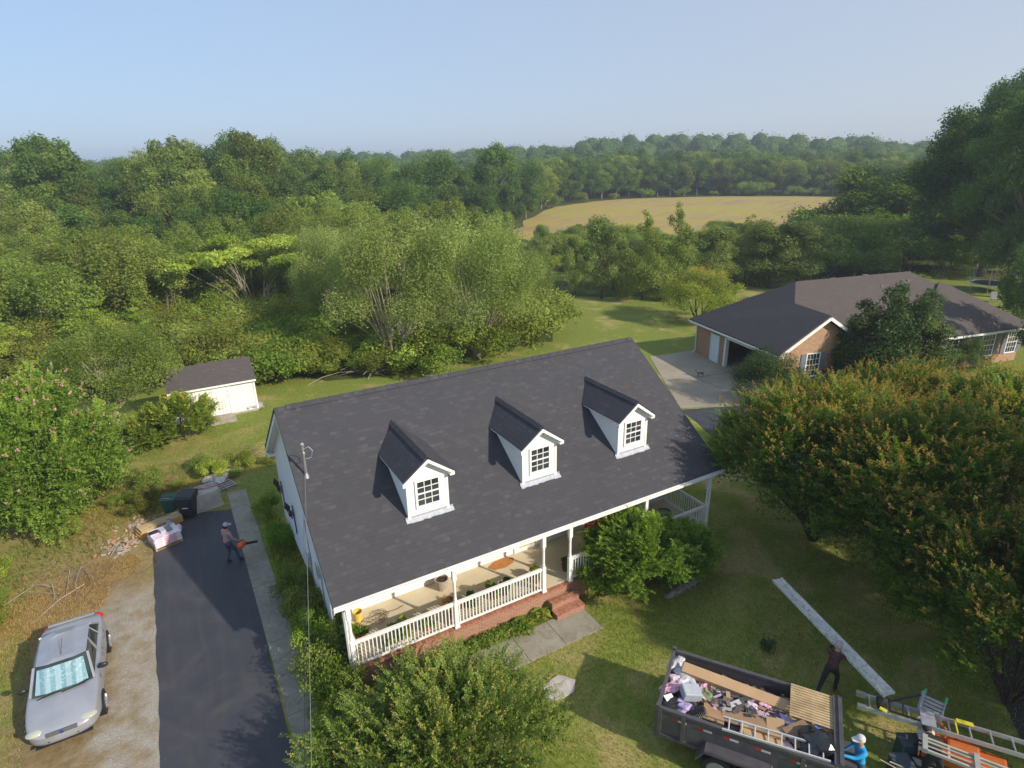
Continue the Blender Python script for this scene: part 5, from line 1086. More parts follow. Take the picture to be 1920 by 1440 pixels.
# worker striding with the walk plank
DKS = plain('dark_plaid_shirt', (.075, .035, .035), .9, 0, .6, 14); BLK = plain('black_trousers', (.018, .018, .02), .85)
J, E_ = body((0, 0, .90), (0, .10, 1.26), (0, .16, 1.43), (0, .20, 1.55), ((-.19, .10, 1.37), (-.26, .30, 1.24), (-.13, .50, 1.36)), ((.19, .10, 1.37), (.30, .30, 1.20), (.16, .50, 1.33)),
             ((-.10, 0, .88), (-.11, -.22, .52), (-.11, -.58, .22), (-.11, -.50, .06)), ((.10, 0, .88), (.11, .26, .52), (.11, .22, .09), (.11, .42, .04)))
q = PX(1550, 1300); PA, PB = PX(1457, 1086, 1.55), PX(1668, 1303, 1.30)
person('person', 'worker in a dark plaid shirt and black trousers striding while carrying a long plank', q, R(-78), J, E_, [DKS, BLK, BOOT, SKIN], segpick(J, segs_for()), (0, 1, 0), plain('grey_cap', (.38, .36, .36), .8))
mb = MB(); d = (PB-PA).normalized(); sx = d.cross(Vector((0, 0, 1))).normalized(); L_ = (PB-PA).length
for s_ in (-1, 1): mb.bar(PA+sx*s_*.155, PB+sx*s_*.155, .035, .09)
for i in range(5): mb.bar(PA+sx*(i-2)*.056, PB+sx*(i-2)*.056, .05, .018+.002*(i % 2))
k = N('speckled_aluminium'); f_ = k.noise(6, 6, rough=.8, dist=1.); ALS = k.fin(k.ramp(f_, [(.36, (.30, .28, .25)), (.48, (.66, .63, .58)), (.7, (.80, .77, .72))]), .6, .1, .4)
pm = Matrix.Translation((PA+PB)/2).inverted(); mb.v = [tuple(pm @ Vector(v)) for v in mb.v]
o = mb.build('walk_plank', ALS); o.location = (PA+PB)/2; tag(o, 'long paint spattered aluminium walk plank carried over the lawn', 'plank')
# worker in blue at the trailer gate
BLU = plain('bright_blue_shirt', (.02, .30, .62), .8, 0, .1, 6)
J, E_ = body((0, 0, .93), (0, .05, 1.31), (0, .08, 1.48), (0, .10, 1.60), ((-.20, .05, 1.41), (-.22, .28, 1.30), (-.18, .56, 1.36)), ((.20, .05, 1.41), (.30, .02, 1.13), (.30, .20, .95)),
             ((-.10, 0, .90), (-.12, .06, .50), (-.12, -.02, .09), (-.12, .16, .04)), ((.10, 0, .90), (.14, .02, .50), (.15, -.08, .09), (.15, .10, .04)))
q = PX(1622, 1387, 1.62); hd = Vector((q[0], q[1], 0)); person('person', 'worker in a bright blue long sleeved shirt and white cap leaning on the trailer gate', hd, R(58), J, E_, [BLU, JEAN, BOOT, SKIN], segpick(J, segs_for()), (0, 1, 0), plain('white_cap', (.62, .58, .56), .8))
# third worker bending under the ladders
J, E_ = body((0, 0, .90), (0, .30, 1.08), (0, .44, 1.12), (0, .55, 1.10), ((-.19, .30, 1.08), (-.24, .38, .80), (-.2, .52, .60)), ((.19, .30, 1.08), (.24, .42, .82), (.2, .56, .62)),
             ((-.10, 0, .88), (-.13, .05, .48), (-.13, -.06, .09), (-.13, .12, .04)), ((.10, 0, .88), (.13, -.14, .50), (.13, -.40, .12), (.13, -.28, .04)))
q = PX(1752, 1424, .8); person('person', 'worker in black clothes bending down under the ladder rack', Vector((q[0], q[1], 0)), R(-40), J, E_, [BLK, BLK, BOOT, SKIN], segpick(J, segs_for()), (0, 1, 0), plain('black_cap', (.03, .03, .03), .8))
# ------------------------------------------------------------------ dump trailer and its load
def box_thing(name, label, cat, loc, rz, dims, mat, group=None, bevel=.01, tilt=(0, 0)):
    mb = MB(); a, b, c = dims; mb.box(-a/2, a/2, -b/2, b/2, 0, c); o = mb.build(name, mat, bevel=bevel); o.location = loc; o.rotation_euler = (tilt[0], tilt[1], rz); return tag(o, label, cat, group)
TZ = R(-55); TO = Vector((7.15, -5.15, 0)); TM = Matrix.Translation(TO) @ Matrix.Rotation(TZ, 4, 'Z')
TG = plain('trailer_paint', (.085, .08, .088), .5, .1, .2, 4); TGI = plain('trailer_bed_steel', (.10, .085, .08), .75, .1, .3, 3)
T = thing('dump_trailer', 'dark grey two axle dump trailer full of roofing waste on the front lawn', 'trailer', TO, TZ)
TL, TW, TB, TT = 3.88, 1.0, .72, 1.48
mb = MB(); mb.box(0, TL, -TW, TW, TB-.06, TB); mb.box(0, TL, -.45, -.35, .5, TB-.06); mb.box(0, TL, .35, .45, .5, TB-.06); mb.build('bed_floor', TGI, T)
for y in (-TW, TW):
    mb = MB(); s_ = 1 if y > 0 else -1; mb.box(0.03, TL-.03, y-.02, y+.02, TB-.1, TT)
    mb.bar((0, y+s_*.005, TT), (TL, y+s_*.005, TT), .09, .06); mb.bar((0, y+s_*.02, TB-.08), (TL, y+s_*.02, TB-.08), .08, .10)
    for x in (.05, .62, TL-.62, TL-.05): mb.box(x-.045, x+.045, y+(s_*.02 if s_ > 0 else -.075), y+(.075 if s_ > 0 else -.02), TB-.1, TT-.03)
    mb.build('side_wall', [TG], T)
mb = MB(); mb.box(-.03, .02, -TW+.03, TW-.03, TB-.06, TT-.02); mb.bar((-.01, -TW, TT), (-.01, TW, TT), .07, .06); mb.box(-.06, .04, -TW-.06, -TW+.03, .55, TT+.10); mb.box(-.06, .04, TW-.03, TW+.06, .55, TT+.10)
mb.blob((-.03, -TW, .72), .06, 1, 0, 6); mb.build('tailgate', TG, T)
mb = MB(); mb.box(TL-.02, TL+.03, -TW+.03, TW-.03, TB-.06, TT+.02); mb.bar((TL+.08, -TW, TT+.06), (TL+.08, TW, TT+.06), .20, .10); mb.bar((TL+.1, -TW, TT+.13), (TL+.1, TW, TT+.13), .03, .04); mb.build('front_wall', TG, T)
mb = MB(); mb.bar((TL, -.4, .55), (TL+1.1, 0, .5), .08, .12); mb.bar((TL, .4, .55), (TL+1.1, 0, .5), .08, .12); mb.bar((TL+1.0, 0, .5), (TL+1.6, 0, .5), .07, .07); mb.build('tongue', TG, T)
mb = MB(); mb.box(TL+.15, TL+.55, -.35, .35, .55, .95); mb.build('pump_box', TG, T, bevel=.01)
for s_ in (-1, 1):
    mb = MB(); y0, y1 = (s_*1.03, s_*1.30)
    P_ = [(1.0, .62), (1.18, .93), (2.62, .93), (2.85, .62)]
    for (a, b), (c, d) in zip(P_[:-1], P_[1:]): mb.slab([(a, y0, b), (c, y0, d), (c, y1, d), (a, y1, b)], .02)
    for (a, b), (c, d) in zip(P_[:-1], P_[1:]): mb.slab([(a, y1, b), (c, y1, d), (c, y1, d-.07), (a, y1, b-.07)], .02)
    mb.build('fender', TG, T)
    for x in (1.5, 2.28):
        mb = MB(); wheel(mb, (x, s_*1.14, .37), .37, .21, (0, 1, 0)); 
        for kk in range(5): mb.tube([(x+.09*math.cos(kk*1.257), s_*1.262, .37+.09*math.sin(kk*1.257)), (x+.09*math.cos(kk*1.257), s_*1.285, .37+.09*math.sin(kk*1.257))], .014, 6, 1)
        mb.build('wheel', [RUB, plain('trailer_rim', (.30, .30, .31), .5, .5)], T)
for i, x in enumerate((.35, .95, 1.55, 2.25, 3.0, 3.7)):
    mb = MB(); mb.box(x, x+.13, -TW-.024, -TW-.0205, TT-.26, TT-.19, 0); mb.box(x+.14, x+.34, -TW-.024, -TW-.0205, TT-.26, TT-.20, 1); mb.build('reflector', [plain('reflector_red', (.42, .03, .03), .4), plain('sticker_white', (.5, .5, .5), .5)], T)
def TP(x, y, z): return TM @ Vector((x, y, z))
def TI(px, py, z): return PX(px, py, z)
CARD = plain('cardboard', (.46, .30, .16), .85, 0, .08, 2); CARD2 = plain('brown_cardboard', (.36, .22, .12), .85, 0, .12, 2)
# heap of torn shingles
rg = random.Random(3); mb = MB()
for i in range(1500):
    x, y = rg.uniform(.1, TL-.1), rg.uniform(-.92, .92); z = 1.08+.22*math.exp(-(y/.6)**2)*math.sin(x*.75)+rg.uniform(-.05, .09)
    a, w_, l_ = rg.uniform(0, 3.14), rg.uniform(.05, .17), rg.uniform(.08, .32); u = Vector((math.cos(a), math.sin(a), rg.uniform(-.35, .35))).normalized(); v = Vector((-math.sin(a), math.cos(a), rg.uniform(-.35, .35))).normalized(); c = Vector((x, y, z))
    P = [c-u*l_/2-v*w_/2, c+u*l_/2-v*w_/2, c+u*l_/2+v*w_/2, c-u*l_/2+v*w_/2]
    if all(-.97 < p.y < .97 and 0.03 < p.x < TL-.04 for p in P): mb.slab(P, .006, rg.choice((0, 0, 0, 0, 1, 1, 1, 2, 2, 3, 4, 5)))
mb.box(.05, TL-.05, -.95, .95, TB+.003, 1.06)
o = mb.build('shingle_scraps', [plain('old_shingle', (.085, .075, .075), .95, 0, .4, 9), plain('old_shingle_brown', (.13, .10, .09), .95, 0, .4, 9), plain('felt_black', (.035, .033, .035), .9), plain('scrap_pink', (.50, .30, .38), .6), plain('scrap_white', (.55, .54, .52), .6), plain('scrap_wood', (.34, .24, .14), .8)]); o.location = TO; o.rotation_euler = (0, 0, TZ); tag(o, 'heap of torn grey shingles and felt filling the dump trailer', 'roofing scrap', kind='stuff')
def crumple(name, label, cat, loc, r_, mat, seed, sq=(1, 1, .6), group=None):
    rg_ = random.Random(seed); me = bpy.data.meshes.new(name); b_ = bmesh.new(); bmesh.ops.create_icosphere(b_, subdivisions=3, radius=1)
    ax = [(Vector((rg_.gauss(0, 1), rg_.gauss(0, 1), rg_.gauss(0, 1))).normalized(), rg_.uniform(3, 9), rg_.uniform(0, 6)) for _ in range(7)]
    for v in b_.verts:
        d = v.co.normalized(); a = 1+sum(.09*math.sin(d.dot(q)*f+p) for q, f, p in ax)+rg_.uniform(-.04, .04); v.co = Vector((d.x*a*sq[0], d.y*a*sq[1], d.z*a*sq[2]))*r_
    b_.to_mesh(me); b_.free(); me.materials.append(mat); o = bpy.data.objects.new(name, me); COL.objects.link(o); o.location = loc; o.rotation_euler = (0, 0, rg_.uniform(0, 6)); return tag(o, label, cat, group)
PNK = plain('pink_wrap', (.66, .36, .46), .5, 0, .25, 14); PNW = plain('pale_pink_wrap', (.72, .56, .62), .5, 0, .2, 16); LIL = plain('lilac_wrap', (.40, .32, .52), .5, 0, .2, 12); GRP = plain('grey_plastic', (.46, .46, .50), .4, 0, .25, 12); LBL = plain('pale_blue_wrap', (.42, .50, .60), .45, 0, .2, 12)
for i, (px, py, r_, m_, sq, lab) in enumerate(((1268, 1241, .24, GRP, (.7, 1.4, .5), 'crumpled grey plastic sheet in the far left corner of the trailer'), (1284, 1268, .26, GRP, (.8, 1.2, .5), 'clear grey plastic wrap beside the grey bin'),
    (1271, 1276, .17, PNW, (1, 1.2, .6), 'pale pink wrapper left of the clear wrap'), (1256, 1291, .2, PNK, (.6, 1.5, .5), 'pink wrapper against the left wall of the trailer'), (1281, 1329, .22, LIL, (1, 1, .7), 'lilac wrapper beside the ribbed black pipe'),
    (1320, 1287, .10, PNK, (1.2, .8, .5), 'scrap of pink wrapper above the green bag'), (1403, 1303, .16, PNK, (1.8, .6, .4), 'pink wrapper edging the long box'), (1412, 1331, .19, PNW, (.9, 1.3, .5), 'pale pink wrapper in the middle of the shingle heap'),
    (1442, 1322, .23, PNK, (1.4, .9, .5), 'bright pink wrapper left of the wooden pallet'), (1462, 1324, .18, LBL, (.9, 1.1, .6), 'pale blue wrapper touching the wooden pallet'), (1466, 1353, .19, LIL, (1, 1.1, .6), 'lilac wrapper above the brown board'),
    (1484, 1356, .20, PNW, (.9, 1.4, .5), 'pale pink wrapper between lilac wrapper and brown board'), (1477, 1404, .16, PNW, (1.3, .8, .4), 'pale wrapper below the brown board'))):
    crumple('plastic_wrapper', lab, 'wrapper', TI(px, py, 1.27), r_, m_, 10+i, sq, 'crumpled shingle wrappers in the trailer')
crumple('carrier_bag', 'green white and orange bag right of the grey bin', 'bag', TI(1327, 1308, 1.2), .22, plain('green_bag', (.10, .30, .08), .4, 0, .5, 5), 40, (1, 1.1, .5))
crumple('bin_bag', 'shiny black rubbish bag at the near right end of the trailer', 'bag', TI(1532, 1398, 1.42), .40, plain('black_plastic', (.018, .018, .02), .22, 0, .2, 9, .7), 41, (1, 1, .75))
crumple('blue_tarp', 'crumpled bright blue tarp behind the brown board', 'tarp', TI(1532, 1364, 1.35), .26, plain('tarp_blue', (.06, .16, .50), .45), 42, (1.2, .7, .6))
crumple('blue_tarp', 'blue tarp scrap in the near right corner of the trailer', 'tarp', TI(1553, 1434, 1.3), .18, plain('tarp_blue', (.06, .16, .50), .45), 43, (1.2, .7, .6))
q = TI(1293, 1305, 1.25); box_thing('storage_bin', 'open grey plastic bin upside down on the shingle heap', 'bin', q, TZ+.5, (.46, .36, .26), plain('bin_grey', (.40, .43, .47), .5), bevel=.03, tilt=(.1, .15))
q = TI(1258, 1314, 1.3); box_thing('paper_sheet', 'curled white paper sheet at the left end of the trailer', 'paper', q, TZ+.9, (.26, .34, .012), plain('paper_white', (.72, .74, .80), .7), bevel=.002, tilt=(.3, .2))
T2 = MB(); q = TI(1308, 1342, 1.3)
for i in range(11): a = i*.042; T2.tube([(a-.23, 0, 0), (a-.205, 0, 0)], [.16, .175], 18); T2.tube([(a-.205, 0, 0), (a-.188, 0, 0)], [.175, .16], 18)
o = T2.build('corrugated_pipe', plain('black_pipe', (.02, .02, .022), .35), smooth=False); o.location = q; o.rotation_euler = (0, -.5, TZ+.4); tag(o, 'ribbed black drain pipe end beside the cardboard', 'pipe')
T2 = MB(); wheel(T2, (0, 0, 0), .27, .16, (0, .2, 1)); o = T2.build('old_tyre', [RUB, plain('tyre_inner', (.03, .03, .03))]); o.location = TI(1256, 1322, 1.25); tag(o, 'black tyre lying under the white paper', 'tyre')
# cardboard: long box on the far side, opened boxes on the near side
bx = MB(); bx.box(0, 3.15, -.15, .15, 0, .26); o = bx.build('long_box', CARD, bevel=.008); o.location = TP(.30, .60, 1.22); o.rotation_euler = (R(12), R(1.5), TZ-.06); tag(o, 'long closed cardboard box lying along the far side of the trailer', 'box')
for s_, (x, y, z, dx, dy, rr, lab) in enumerate(((1.25, -.52, 1.32, .50, .62, .05, 'upright cardboard flap at the left of the opened boxes'), (1.95, -.42, 1.33, 1.05, .5, -.05, 'wide flattened cardboard box in the near half of the trailer'), (2.35, -.70, 1.35, .95, .42, .02, 'cardboard strip under the aluminium ladder'), (2.65, -.40, 1.38, .40, .55, .1, 'bent cardboard flap right of the flattened box'))):
    box_thing('cardboard_sheet', lab, 'cardboard', TP(x, y, z), TZ+rr, (dx, dy, .035), (CARD2, CARD2, CARD, CARD)[s_], 'flattened cardboard in the trailer', .004, tilt=(-.25+.1*s_, .08*(-1)**s_))
box_thing('brown_board', 'square brown board leaning at the right of the shingle heap', 'board', TI(1500, 1376, 1.45), TZ+.75, (.62, .50, .02), plain('hardboard', (.22, .14, .08), .8), bevel=.003, tilt=(.2, -.1))
def pallet(name, label, loc, rz, a, b, mat, tilt=(0, 0), n=8, deck=.09, cat='pallet'):
    T_ = thing(name, label, cat, loc, rz); T_.rotation_euler = (tilt[0], tilt[1], rz); mb = MB()
    for i in range(n): y = -b/2+b*(i+.5)/n; mb.box(-a/2, a/2, y-deck/2, y+deck/2, .09, .108)
    mb.build('top_boards', mat, T_, bevel=.002); mb = MB()
    for x in (-a/2+.04, 0, a/2-.04): mb.box(x-.03, x+.03, -b/2, b/2, .018, .089)
    mb.build('runner', mat, T_); mb = MB()
    for y in (-b/2+.05, 0, b/2-.05): mb.box(-a/2, a/2, y-.05, y+.05, 0, .018)
    mb.build('bottom_boards', mat, T_); return T_
PAL = plain('pallet_wood', (.44, .32, .17), .85, 0, .3, 3); PALG = plain('grey_pallet_wood', (.30, .27, .24), .9, 0, .25, 3)
pallet('wooden_pallet', 'pale wooden pallet lying on top of the load at the right end of the trailer', TI(1524, 1330, 1.45), TZ, 1.05, 1.05, PAL, (0, .03), 13, .06)
def ladder(name, label, A, B, C, rung=.3, rail=(.03, .085), mat=None, cat='ladder', rr=.018, wide=None):   # A->B one rail, C = start of the other
    A, B, C = map(Vector, (A, B, C)); L_ = (B-A).length; d = (B-A)/L_; w_ = C-A; w_ = w_-d*w_.dot(d)
    if wide: w_ = w_.normalized()*wide
    T_ = thing(name, label, cat, A); mb = MB(); nn = d.cross(w_).normalized()
    for o_ in (Vector(), w_): mb.bar(o_, o_+d*L_, rail[0], rail[1], upv=nn)
    mb.build('rails', mat or METAL, T_); mb = MB(); n = int(L_/rung)
    for i in range(n): p = d*(i+.5)*L_/n; mb.tube([p, p+w_], rr, 6)
    mb.build('rungs', mat or METAL, T_); return T_
ladder('ladder_section', 'aluminium ladder section lying on the near rail of the trailer', TI(1356, 1344, 1.60), TI(1556, 1403, 1.60), TI(1368, 1371, 1.56), .27, (.03, .06), plain('bright_aluminium', (.60, .60, .60), .4, .4, .08))
# ladder hoist and gear at the bottom right
AL2 = plain('ladder_aluminium', (.48, .50, .55), .4, .5, .1, 6); CRM = plain('cream_rack_metal', (.50, .47, .40), .5, .2, .1)
A = PX(1612, 1301, 1.15); B = PX(1960, 1404, 1.15); C = PX(1603, 1322, 1.15)
hst = ladder('ladder_hoist', 'long aluminium ladder hoist with motor and platform plate at the bottom right', A, B, C, .38, (.035, .11), AL2, rr=.022)
dd = (B-A).normalized(); ww = (C-A)-dd*(C-A).dot(dd); ww.normalize()
for o_ in (0, .43): mb = MB(); mb.bar(dd*-.08+ww*o_, dd*.12+ww*o_, .10, .12); mb.build('end_foot', METAL, hst)
mb = MB(); p = dd*1.28; mb.slab([p-ww*.02+Vector((0, 0, .09)), p+dd*.30-ww*.02+Vector((0, 0, .11)), p+dd*.30+ww*.50+Vector((0, 0, .11)), p+ww*.50+Vector((0, 0, .09))], .02); mb.bar(p-ww*.04+Vector((0, 0, .05)), p-ww*.04+Vector((0, 0, .62)), .05, .05); mb.build('platform_plate', plain('plate_grey', (.42, .42, .46), .45, .3), hst)
mb = MB(); mb.bar(dd*.62+ww*.1+Vector((0, 0, .12)), dd*1.25-ww*.02+Vector((0, 0, .50)), .035, .035); mb.bar(dd*.62+ww*.38+Vector((0, 0, .1)), dd*1.25+ww*.42+Vector((0, 0, .12)), .035, .035); mb.bar(dd*.62+ww*.02+Vector((0, 0, .12)), dd*.62+ww*.42+Vector((0, 0, .12)), .035, .035); mb.bar(dd*.9+Vector((0, 0, .28)), dd*.9+ww*.42+Vector((0, 0, .12)), .03, .03); mb.build('carriage', DARKM, hst)
mb = MB(); mb.tube([dd*.42+ww*.08+Vector((0, 0, .10)), dd*.42+ww*.34+Vector((0, 0, .10))], .085, 12); mb.build('motor', DARKM, hst, smooth=False)
mb = MB(); mb.bar(dd*.40+ww*.40+Vector((0, 0, .12)), dd*.55+ww*.46+Vector((0, 0, .12)), .10, .02); mb.bar(dd*2.05+Vector((0, 0, .07)), dd*2.4+Vector((0, 0, .07)), .12, .012); mb.bar(dd*2.02+ww*.02+Vector((0, 0, .07)), dd*2.02+ww*.42+Vector((0, 0, .07)), .03, .03); mb.build('warning_label', plain('yellow_label', (.62, .56, .04), .5), hst)
for px in (1735,):
    A = PX(1734, 1301, 1.25); B = PX(1719, 1352, .95); C = PX(1773, 1320, 1.25); d_ = (B-A).normalized(); w_ = (C-A); w_ -= d_*w_.dot(d_)
    T = thing('folding_ladder', 'short multi tread folding ladder with green feet sticking up behind the hoist', 'ladder', A); n_ = d_.cross(w_).normalized()
    mb = MB(); mb.bar(Vector(), d_*.85, .03, .07, upv=n_); mb.bar(w_, w_+d_*.85, .03, .07, upv=n_); mb.build('rails', AL2, T)
    mb = MB()
    for i in range(8): p = d_*(.06+i*.098); mb.bar(p, p+w_, .065, .02, upv=n_)
    mb.build('treads', plain('tread_aluminium', (.46, .43, .43), .5, .3, .1), T)
    for o_ in (Vector(), w_): mb = MB(); mb.bar(o_-d_*.14, o_+d_*.02, .06, .09, upv=n_); mb.build('foot', plain('green_foot', (.08, .42, .18), .5), T, bevel=.01)
A = PX(1722, 1379, 1.3); B = PX(1960, 1470, 1.3); C = PX(1712, 1402, 1.3)
lr = ladder('extension_ladder', 'cream painted double ladder rack in front of the hoist at the bottom right', A, B, C, 1.05, (.05, .07), CRM, rr=.03, wide=.36)
dd = (B-A).normalized(); ww = (C-A); ww -= dd*ww.dot(dd); ww.normalize()
mb = MB()
for x in (.12, 1.1, 2.1): mb.bar(dd*x-ww*.04+Vector((0, 0, .03)), dd*x+ww*.42+Vector((0, 0, .03)), .10, .12)
mb.build('bracket', plain('bracket_grey', (.40, .39, .38), .5, .2), lr)
mb = MB(); mb.tube([ww*.12+Vector((0, 0, .04)), ww*.12+dd*4+Vector((0, 0, .04))], .018, 6); mb.tube([ww*.25+Vector((0, 0, .04)), ww*.25+dd*4+Vector((0, 0, .04))], .018, 6); mb.build('inner_tube', CRM, lr)
q = PX(1800, 1412, .75); T = thing('orange_machine', 'orange engine powered machine under the ladder rack at the bottom right', 'machine', Vector((q[0], q[1], 0)), math.atan2(dd.y, dd.x))
ORG = plain('machine_orange', (.48, .12, .03), .4)
mb = MB(); mb.box(-.75, .9, -.28, .28, .45, .85); mb.box(-.3, .35, -.18, .18, .85, 1.0); mb.build('housing', ORG, T, bevel=.06)
mb = MB(); mb.tube([(-.8, -.3, .5), (-.85, -.3, 1.0), (-.6, -.3, 1.08), (.6, -.3, 1.0)], .02, 6); mb.tube([(-.8, .3, .5), (-.8, .3, 1.12), (-.5, .3, 1.2), (-.3, .3, 1.0)], .02, 6); mb.build('frame', ORG, T)
for x in (-.5, .6):
    for s_ in (-.36, .36): mb = MB(); wheel(mb, (x, s_, .24), .24, .1, (0, 1, 0)); mb.build('wheel', [RUB, plain('wheel_cream', (.5, .47, .4))], T)
mb = MB(); mb.tube([(-.9, -.05, .95), (-.62, -.05, 1.02), (-.62, .16, 1.05)], .09, 10); mb.build('air_filter', plain('filter_cream', (.50, .46, .40)), T, smooth=True)
for px, py, d3, lab in ((1707, 1388, (.5, .34, .62), 'dark grey box standing behind the bending worker'), (1694, 1432, (.42, .5, .55), 'dark teal bin beside the bending worker'), (1738, 1440, (.4, .5, .35), 'dark blue green crate in front of the bending worker')):
    q = PX(px, py, d3[2]); Tb = thing('equipment_bin', lab, 'bin', Vector((q[0], q[1], 0)), TZ+.4); mb = MB(); a, b, c = d3; mb.box(-a/2, a/2, -b/2, b/2, 0, c); mb.build('body', plain('bin_teal', (.03, .07, .085), .5), Tb, bevel=.03)
    mb = MB(); mb.box(-a/2-.02, a/2+.02, -b/2-.02, b/2+.02, c+.003, c+.04); mb.build('lid', plain('bin_lid', (.06, .075, .09), .5), Tb, bevel=.015)
mb = MB(); pts = [PX(*p) for p in ((1634, 1412, .6), (1650, 1424, .8), (1672, 1436, .7), (1700, 1452, .6))]; pts2 = [PX(*p) for p in ((1668, 1428, .7), (1690, 1437, .6), (1712, 1446, .5))]; o0 = Vector(pts[0]); mb.tube([p-o0 for p in pts], .014, 6); mb.tube([p-o0 for p in pts2], .014, 6); o = mb.build('cut_branch', BKP); o.location = o0; tag(o, 'pale cut branch behind the worker in blue', 'branch')
# ------------------------------------------------------------------ driveway end: carts, stacks, pallets
q = PX(358, 966); T = thing('trash_cart', 'tall black wheeled trash cart at the end of the driveway', 'trash cart', q, R(-28)); CB = plain('cart_black', (.028, .03, .036), .5, 0, .15, 5)
mb = MB(); b0 = [(-.26, -.27), (.26, -.27), (.26, .27), (-.26, .27)]; t0 = [(-.33, -.36), (.33, -.36), (.33, .36), (-.33, .36)]
mb.add([(x, y, .06) for x, y in b0]+[(x, y, .98) for x, y in t0], [(3,2,1,0), (4,5,6,7)]+[(i, (i+1) % 4, 4+(i+1) % 4, 4+i) for i in range(4)]); mb.build('body', CB, T, bevel=.03)
mb = MB(); mb.add([(-.36, -.40, .985), (.36, -.40, .985), (.36, .40, .985), (-.36, .40, .985), (-.30, -.32, 1.07), (.30, -.32, 1.07), (.32, .36, 1.12), (-.32, .36, 1.12)], [(3,2,1,0), (4,5,6,7)]+[(i, (i+1) % 4, 4+(i+1) % 4, 4+i) for i in range(4)]); mb.build('lid', CB, T, bevel=.03)
for s_ in (-1, 1): mb = MB(); wheel(mb, (s_*.30, .28, .13), .13, .05); mb.build('wheel', [RUB, CB], T)
mb = MB(); mb.tube([(-.3, .42, .98), (.3, .42, .98)], .018); mb.build('handle', CB, T); mb = MB(); mb.box(-.12, .12, -.335, -.33, .52, .56); mb.build('label_strip', plain('label_white', (.7, .7, .7)), T)
q = PX(322, 957); T = thing('recycling_bin', 'smaller dark green bin with a slotted lid left of the black trash cart', 'bin', q, R(-20)); GB = plain('bin_green', (.03, .10, .075), .5)
mb = MB(); mb.add([(x*.8, y*.8, .02) for x, y in b0]+[(x*.85, y*.85, .62) for x, y in t0], [(3,2,1,0), (4,5,6,7)]+[(i, (i+1) % 4, 4+(i+1) % 4, 4+i) for i in range(4)]); mb.build('body', GB, T, bevel=.02)
mb = MB(); mb.box(-.31, .31, -.33, .33, .624, .69); mb.box(-.18, .18, -.12, .0, .691, .70, 1); mb.build('lid', [GB, DARKM], T, bevel=.01); mb = MB(); mb.bar((-.12, -.2, .72), (.12, -.2, .72), .02, .03); mb.build('handle', METAL, T)
# sheet-covered stack
q = PX(385, 948); mb = MB(); n = 26; rg = random.Random(8); vs = []; W_, D_, Hh = 1.25, 1.0, .80
for j, z in enumerate((0, .12, .26, .40, .54, .68, Hh, Hh+.03)):
    sc_ = 1.06-.02*j-(.0 if j < 7 else .25)
    for i in range(n):
        a = 2*math.pi*i/n; x, y = math.cos(a), math.sin(a); m_ = max(abs(x), abs(y)); x, y = x/m_, y/m_; wv = 1+.03*math.sin(z*38+i*.6)+rg.uniform(-.015, .015)
        vs.append((x*W_/2*sc_*wv, y*D_/2*sc_*wv, z+(0 if j < 5 else rg.uniform(-.02, .02))))
mb.add(vs, [(j*n+i, j*n+(i+1) % n, (j+1)*n+(i+1) % n, (j+1)*n+i) for j in range(7) for i in range(n)]+[tuple(7*n+i for i in range(n))])
o = mb.build('covered_stack', plain('beige_sheet', (.42, .38, .33), .8, 0, .12, 5)); o.location = q; o.rotation_euler = (0, 0, R(12)); tag(o, 'stack wrapped in a wrinkled beige sheet right of the black trash cart', 'covered stack')
crumple('red_cloth', 'faded pink and grey cloth on top of the wrapped stack', 'cloth', q+Vector((.15, .15, .84)), .28, plain('faded_pink', (.38, .25, .24), .9, 0, .3, 8), 51, (1.3, .8, .2))
pallet('wooden_pallet', 'weathered grey pallet on the grass right of the wrapped stack', PX(417, 912), R(20), 1.0, 1.1, PALG, n=5, deck=.12)
for i, (px, py, r_) in enumerate(((392, 899, .32), (405, 893, .28), (413, 897, .36), (422, 890, .30), (428, 884, .24))):
    crumple('white_sacking', ['leftmost dirty white sack of the row behind the grey pallet', 'second dirty white sack behind the grey pallet', 'largest crumpled blue white sheet behind the grey pallet', 'crumpled white sheet right of the largest one', 'rightmost small white rag behind the grey pallet'][i], 'sack', PX(px, py, .1), r_, plain('dirty_white', (.52, .50, .46), .7, 0, .25, 9), 60+i, (1.2, .8, .35), 'white sacking behind the pallet')
# pallet of wrapped bundles
q = PX(311, 1016); rz = R(16); pm = Matrix.Translation(q) @ Matrix.Rotation(rz, 4, 'Z')
pallet('wooden_pallet', 'pallet under the pink and white wrapped shingle bundles', q, rz, 1.02, .95, PAL, n=6, deck=.1)
k = N('bundle_wrap'); x, y, z = k.sep(); f_ = k.noise(5, 4, dist=1.); b1 = k.math('GREATER_THAN', k.math('SINE', k.math('MULTIPLY', x, 9.)), .35)
cc = k.mix(k.ramp(f_, [(.4, 0.), (.6, 1.)]), (.74, .50, .58), (.78, .72, .76)); BW = k.fin(cc, .4, 0, .5); RED = plain('bundle_red', (.62, .05, .09), .5)
for L_ in range(5):
    for s_ in (-1, 1):
        mb = MB(); mb.box(-.49, .49, -.215, .215, 0, .075); mb.box(-.12, .32, -.222, -.2155, .02, .055, 1) if s_ < 0 else None
        o = mb.build('shingle_bundle', [BW, RED], bevel=.015); o.location = pm @ Vector((rg.uniform(-.02, .02), s_*.225, .11+L_*.078)); o.rotation_euler = (0, 0, rz+rg.uniform(-.02, .02))
        tag(o, 'pink and white wrapped shingle bundle, %s layer from the bottom in the %s column' % (('first', 'second', 'third', 'fourth', 'top')[L_], 'near' if s_ < 0 else 'far'), 'shingle bundle', 'wrapped shingle bundles on the pallet')
zt_ = .11+5*.078
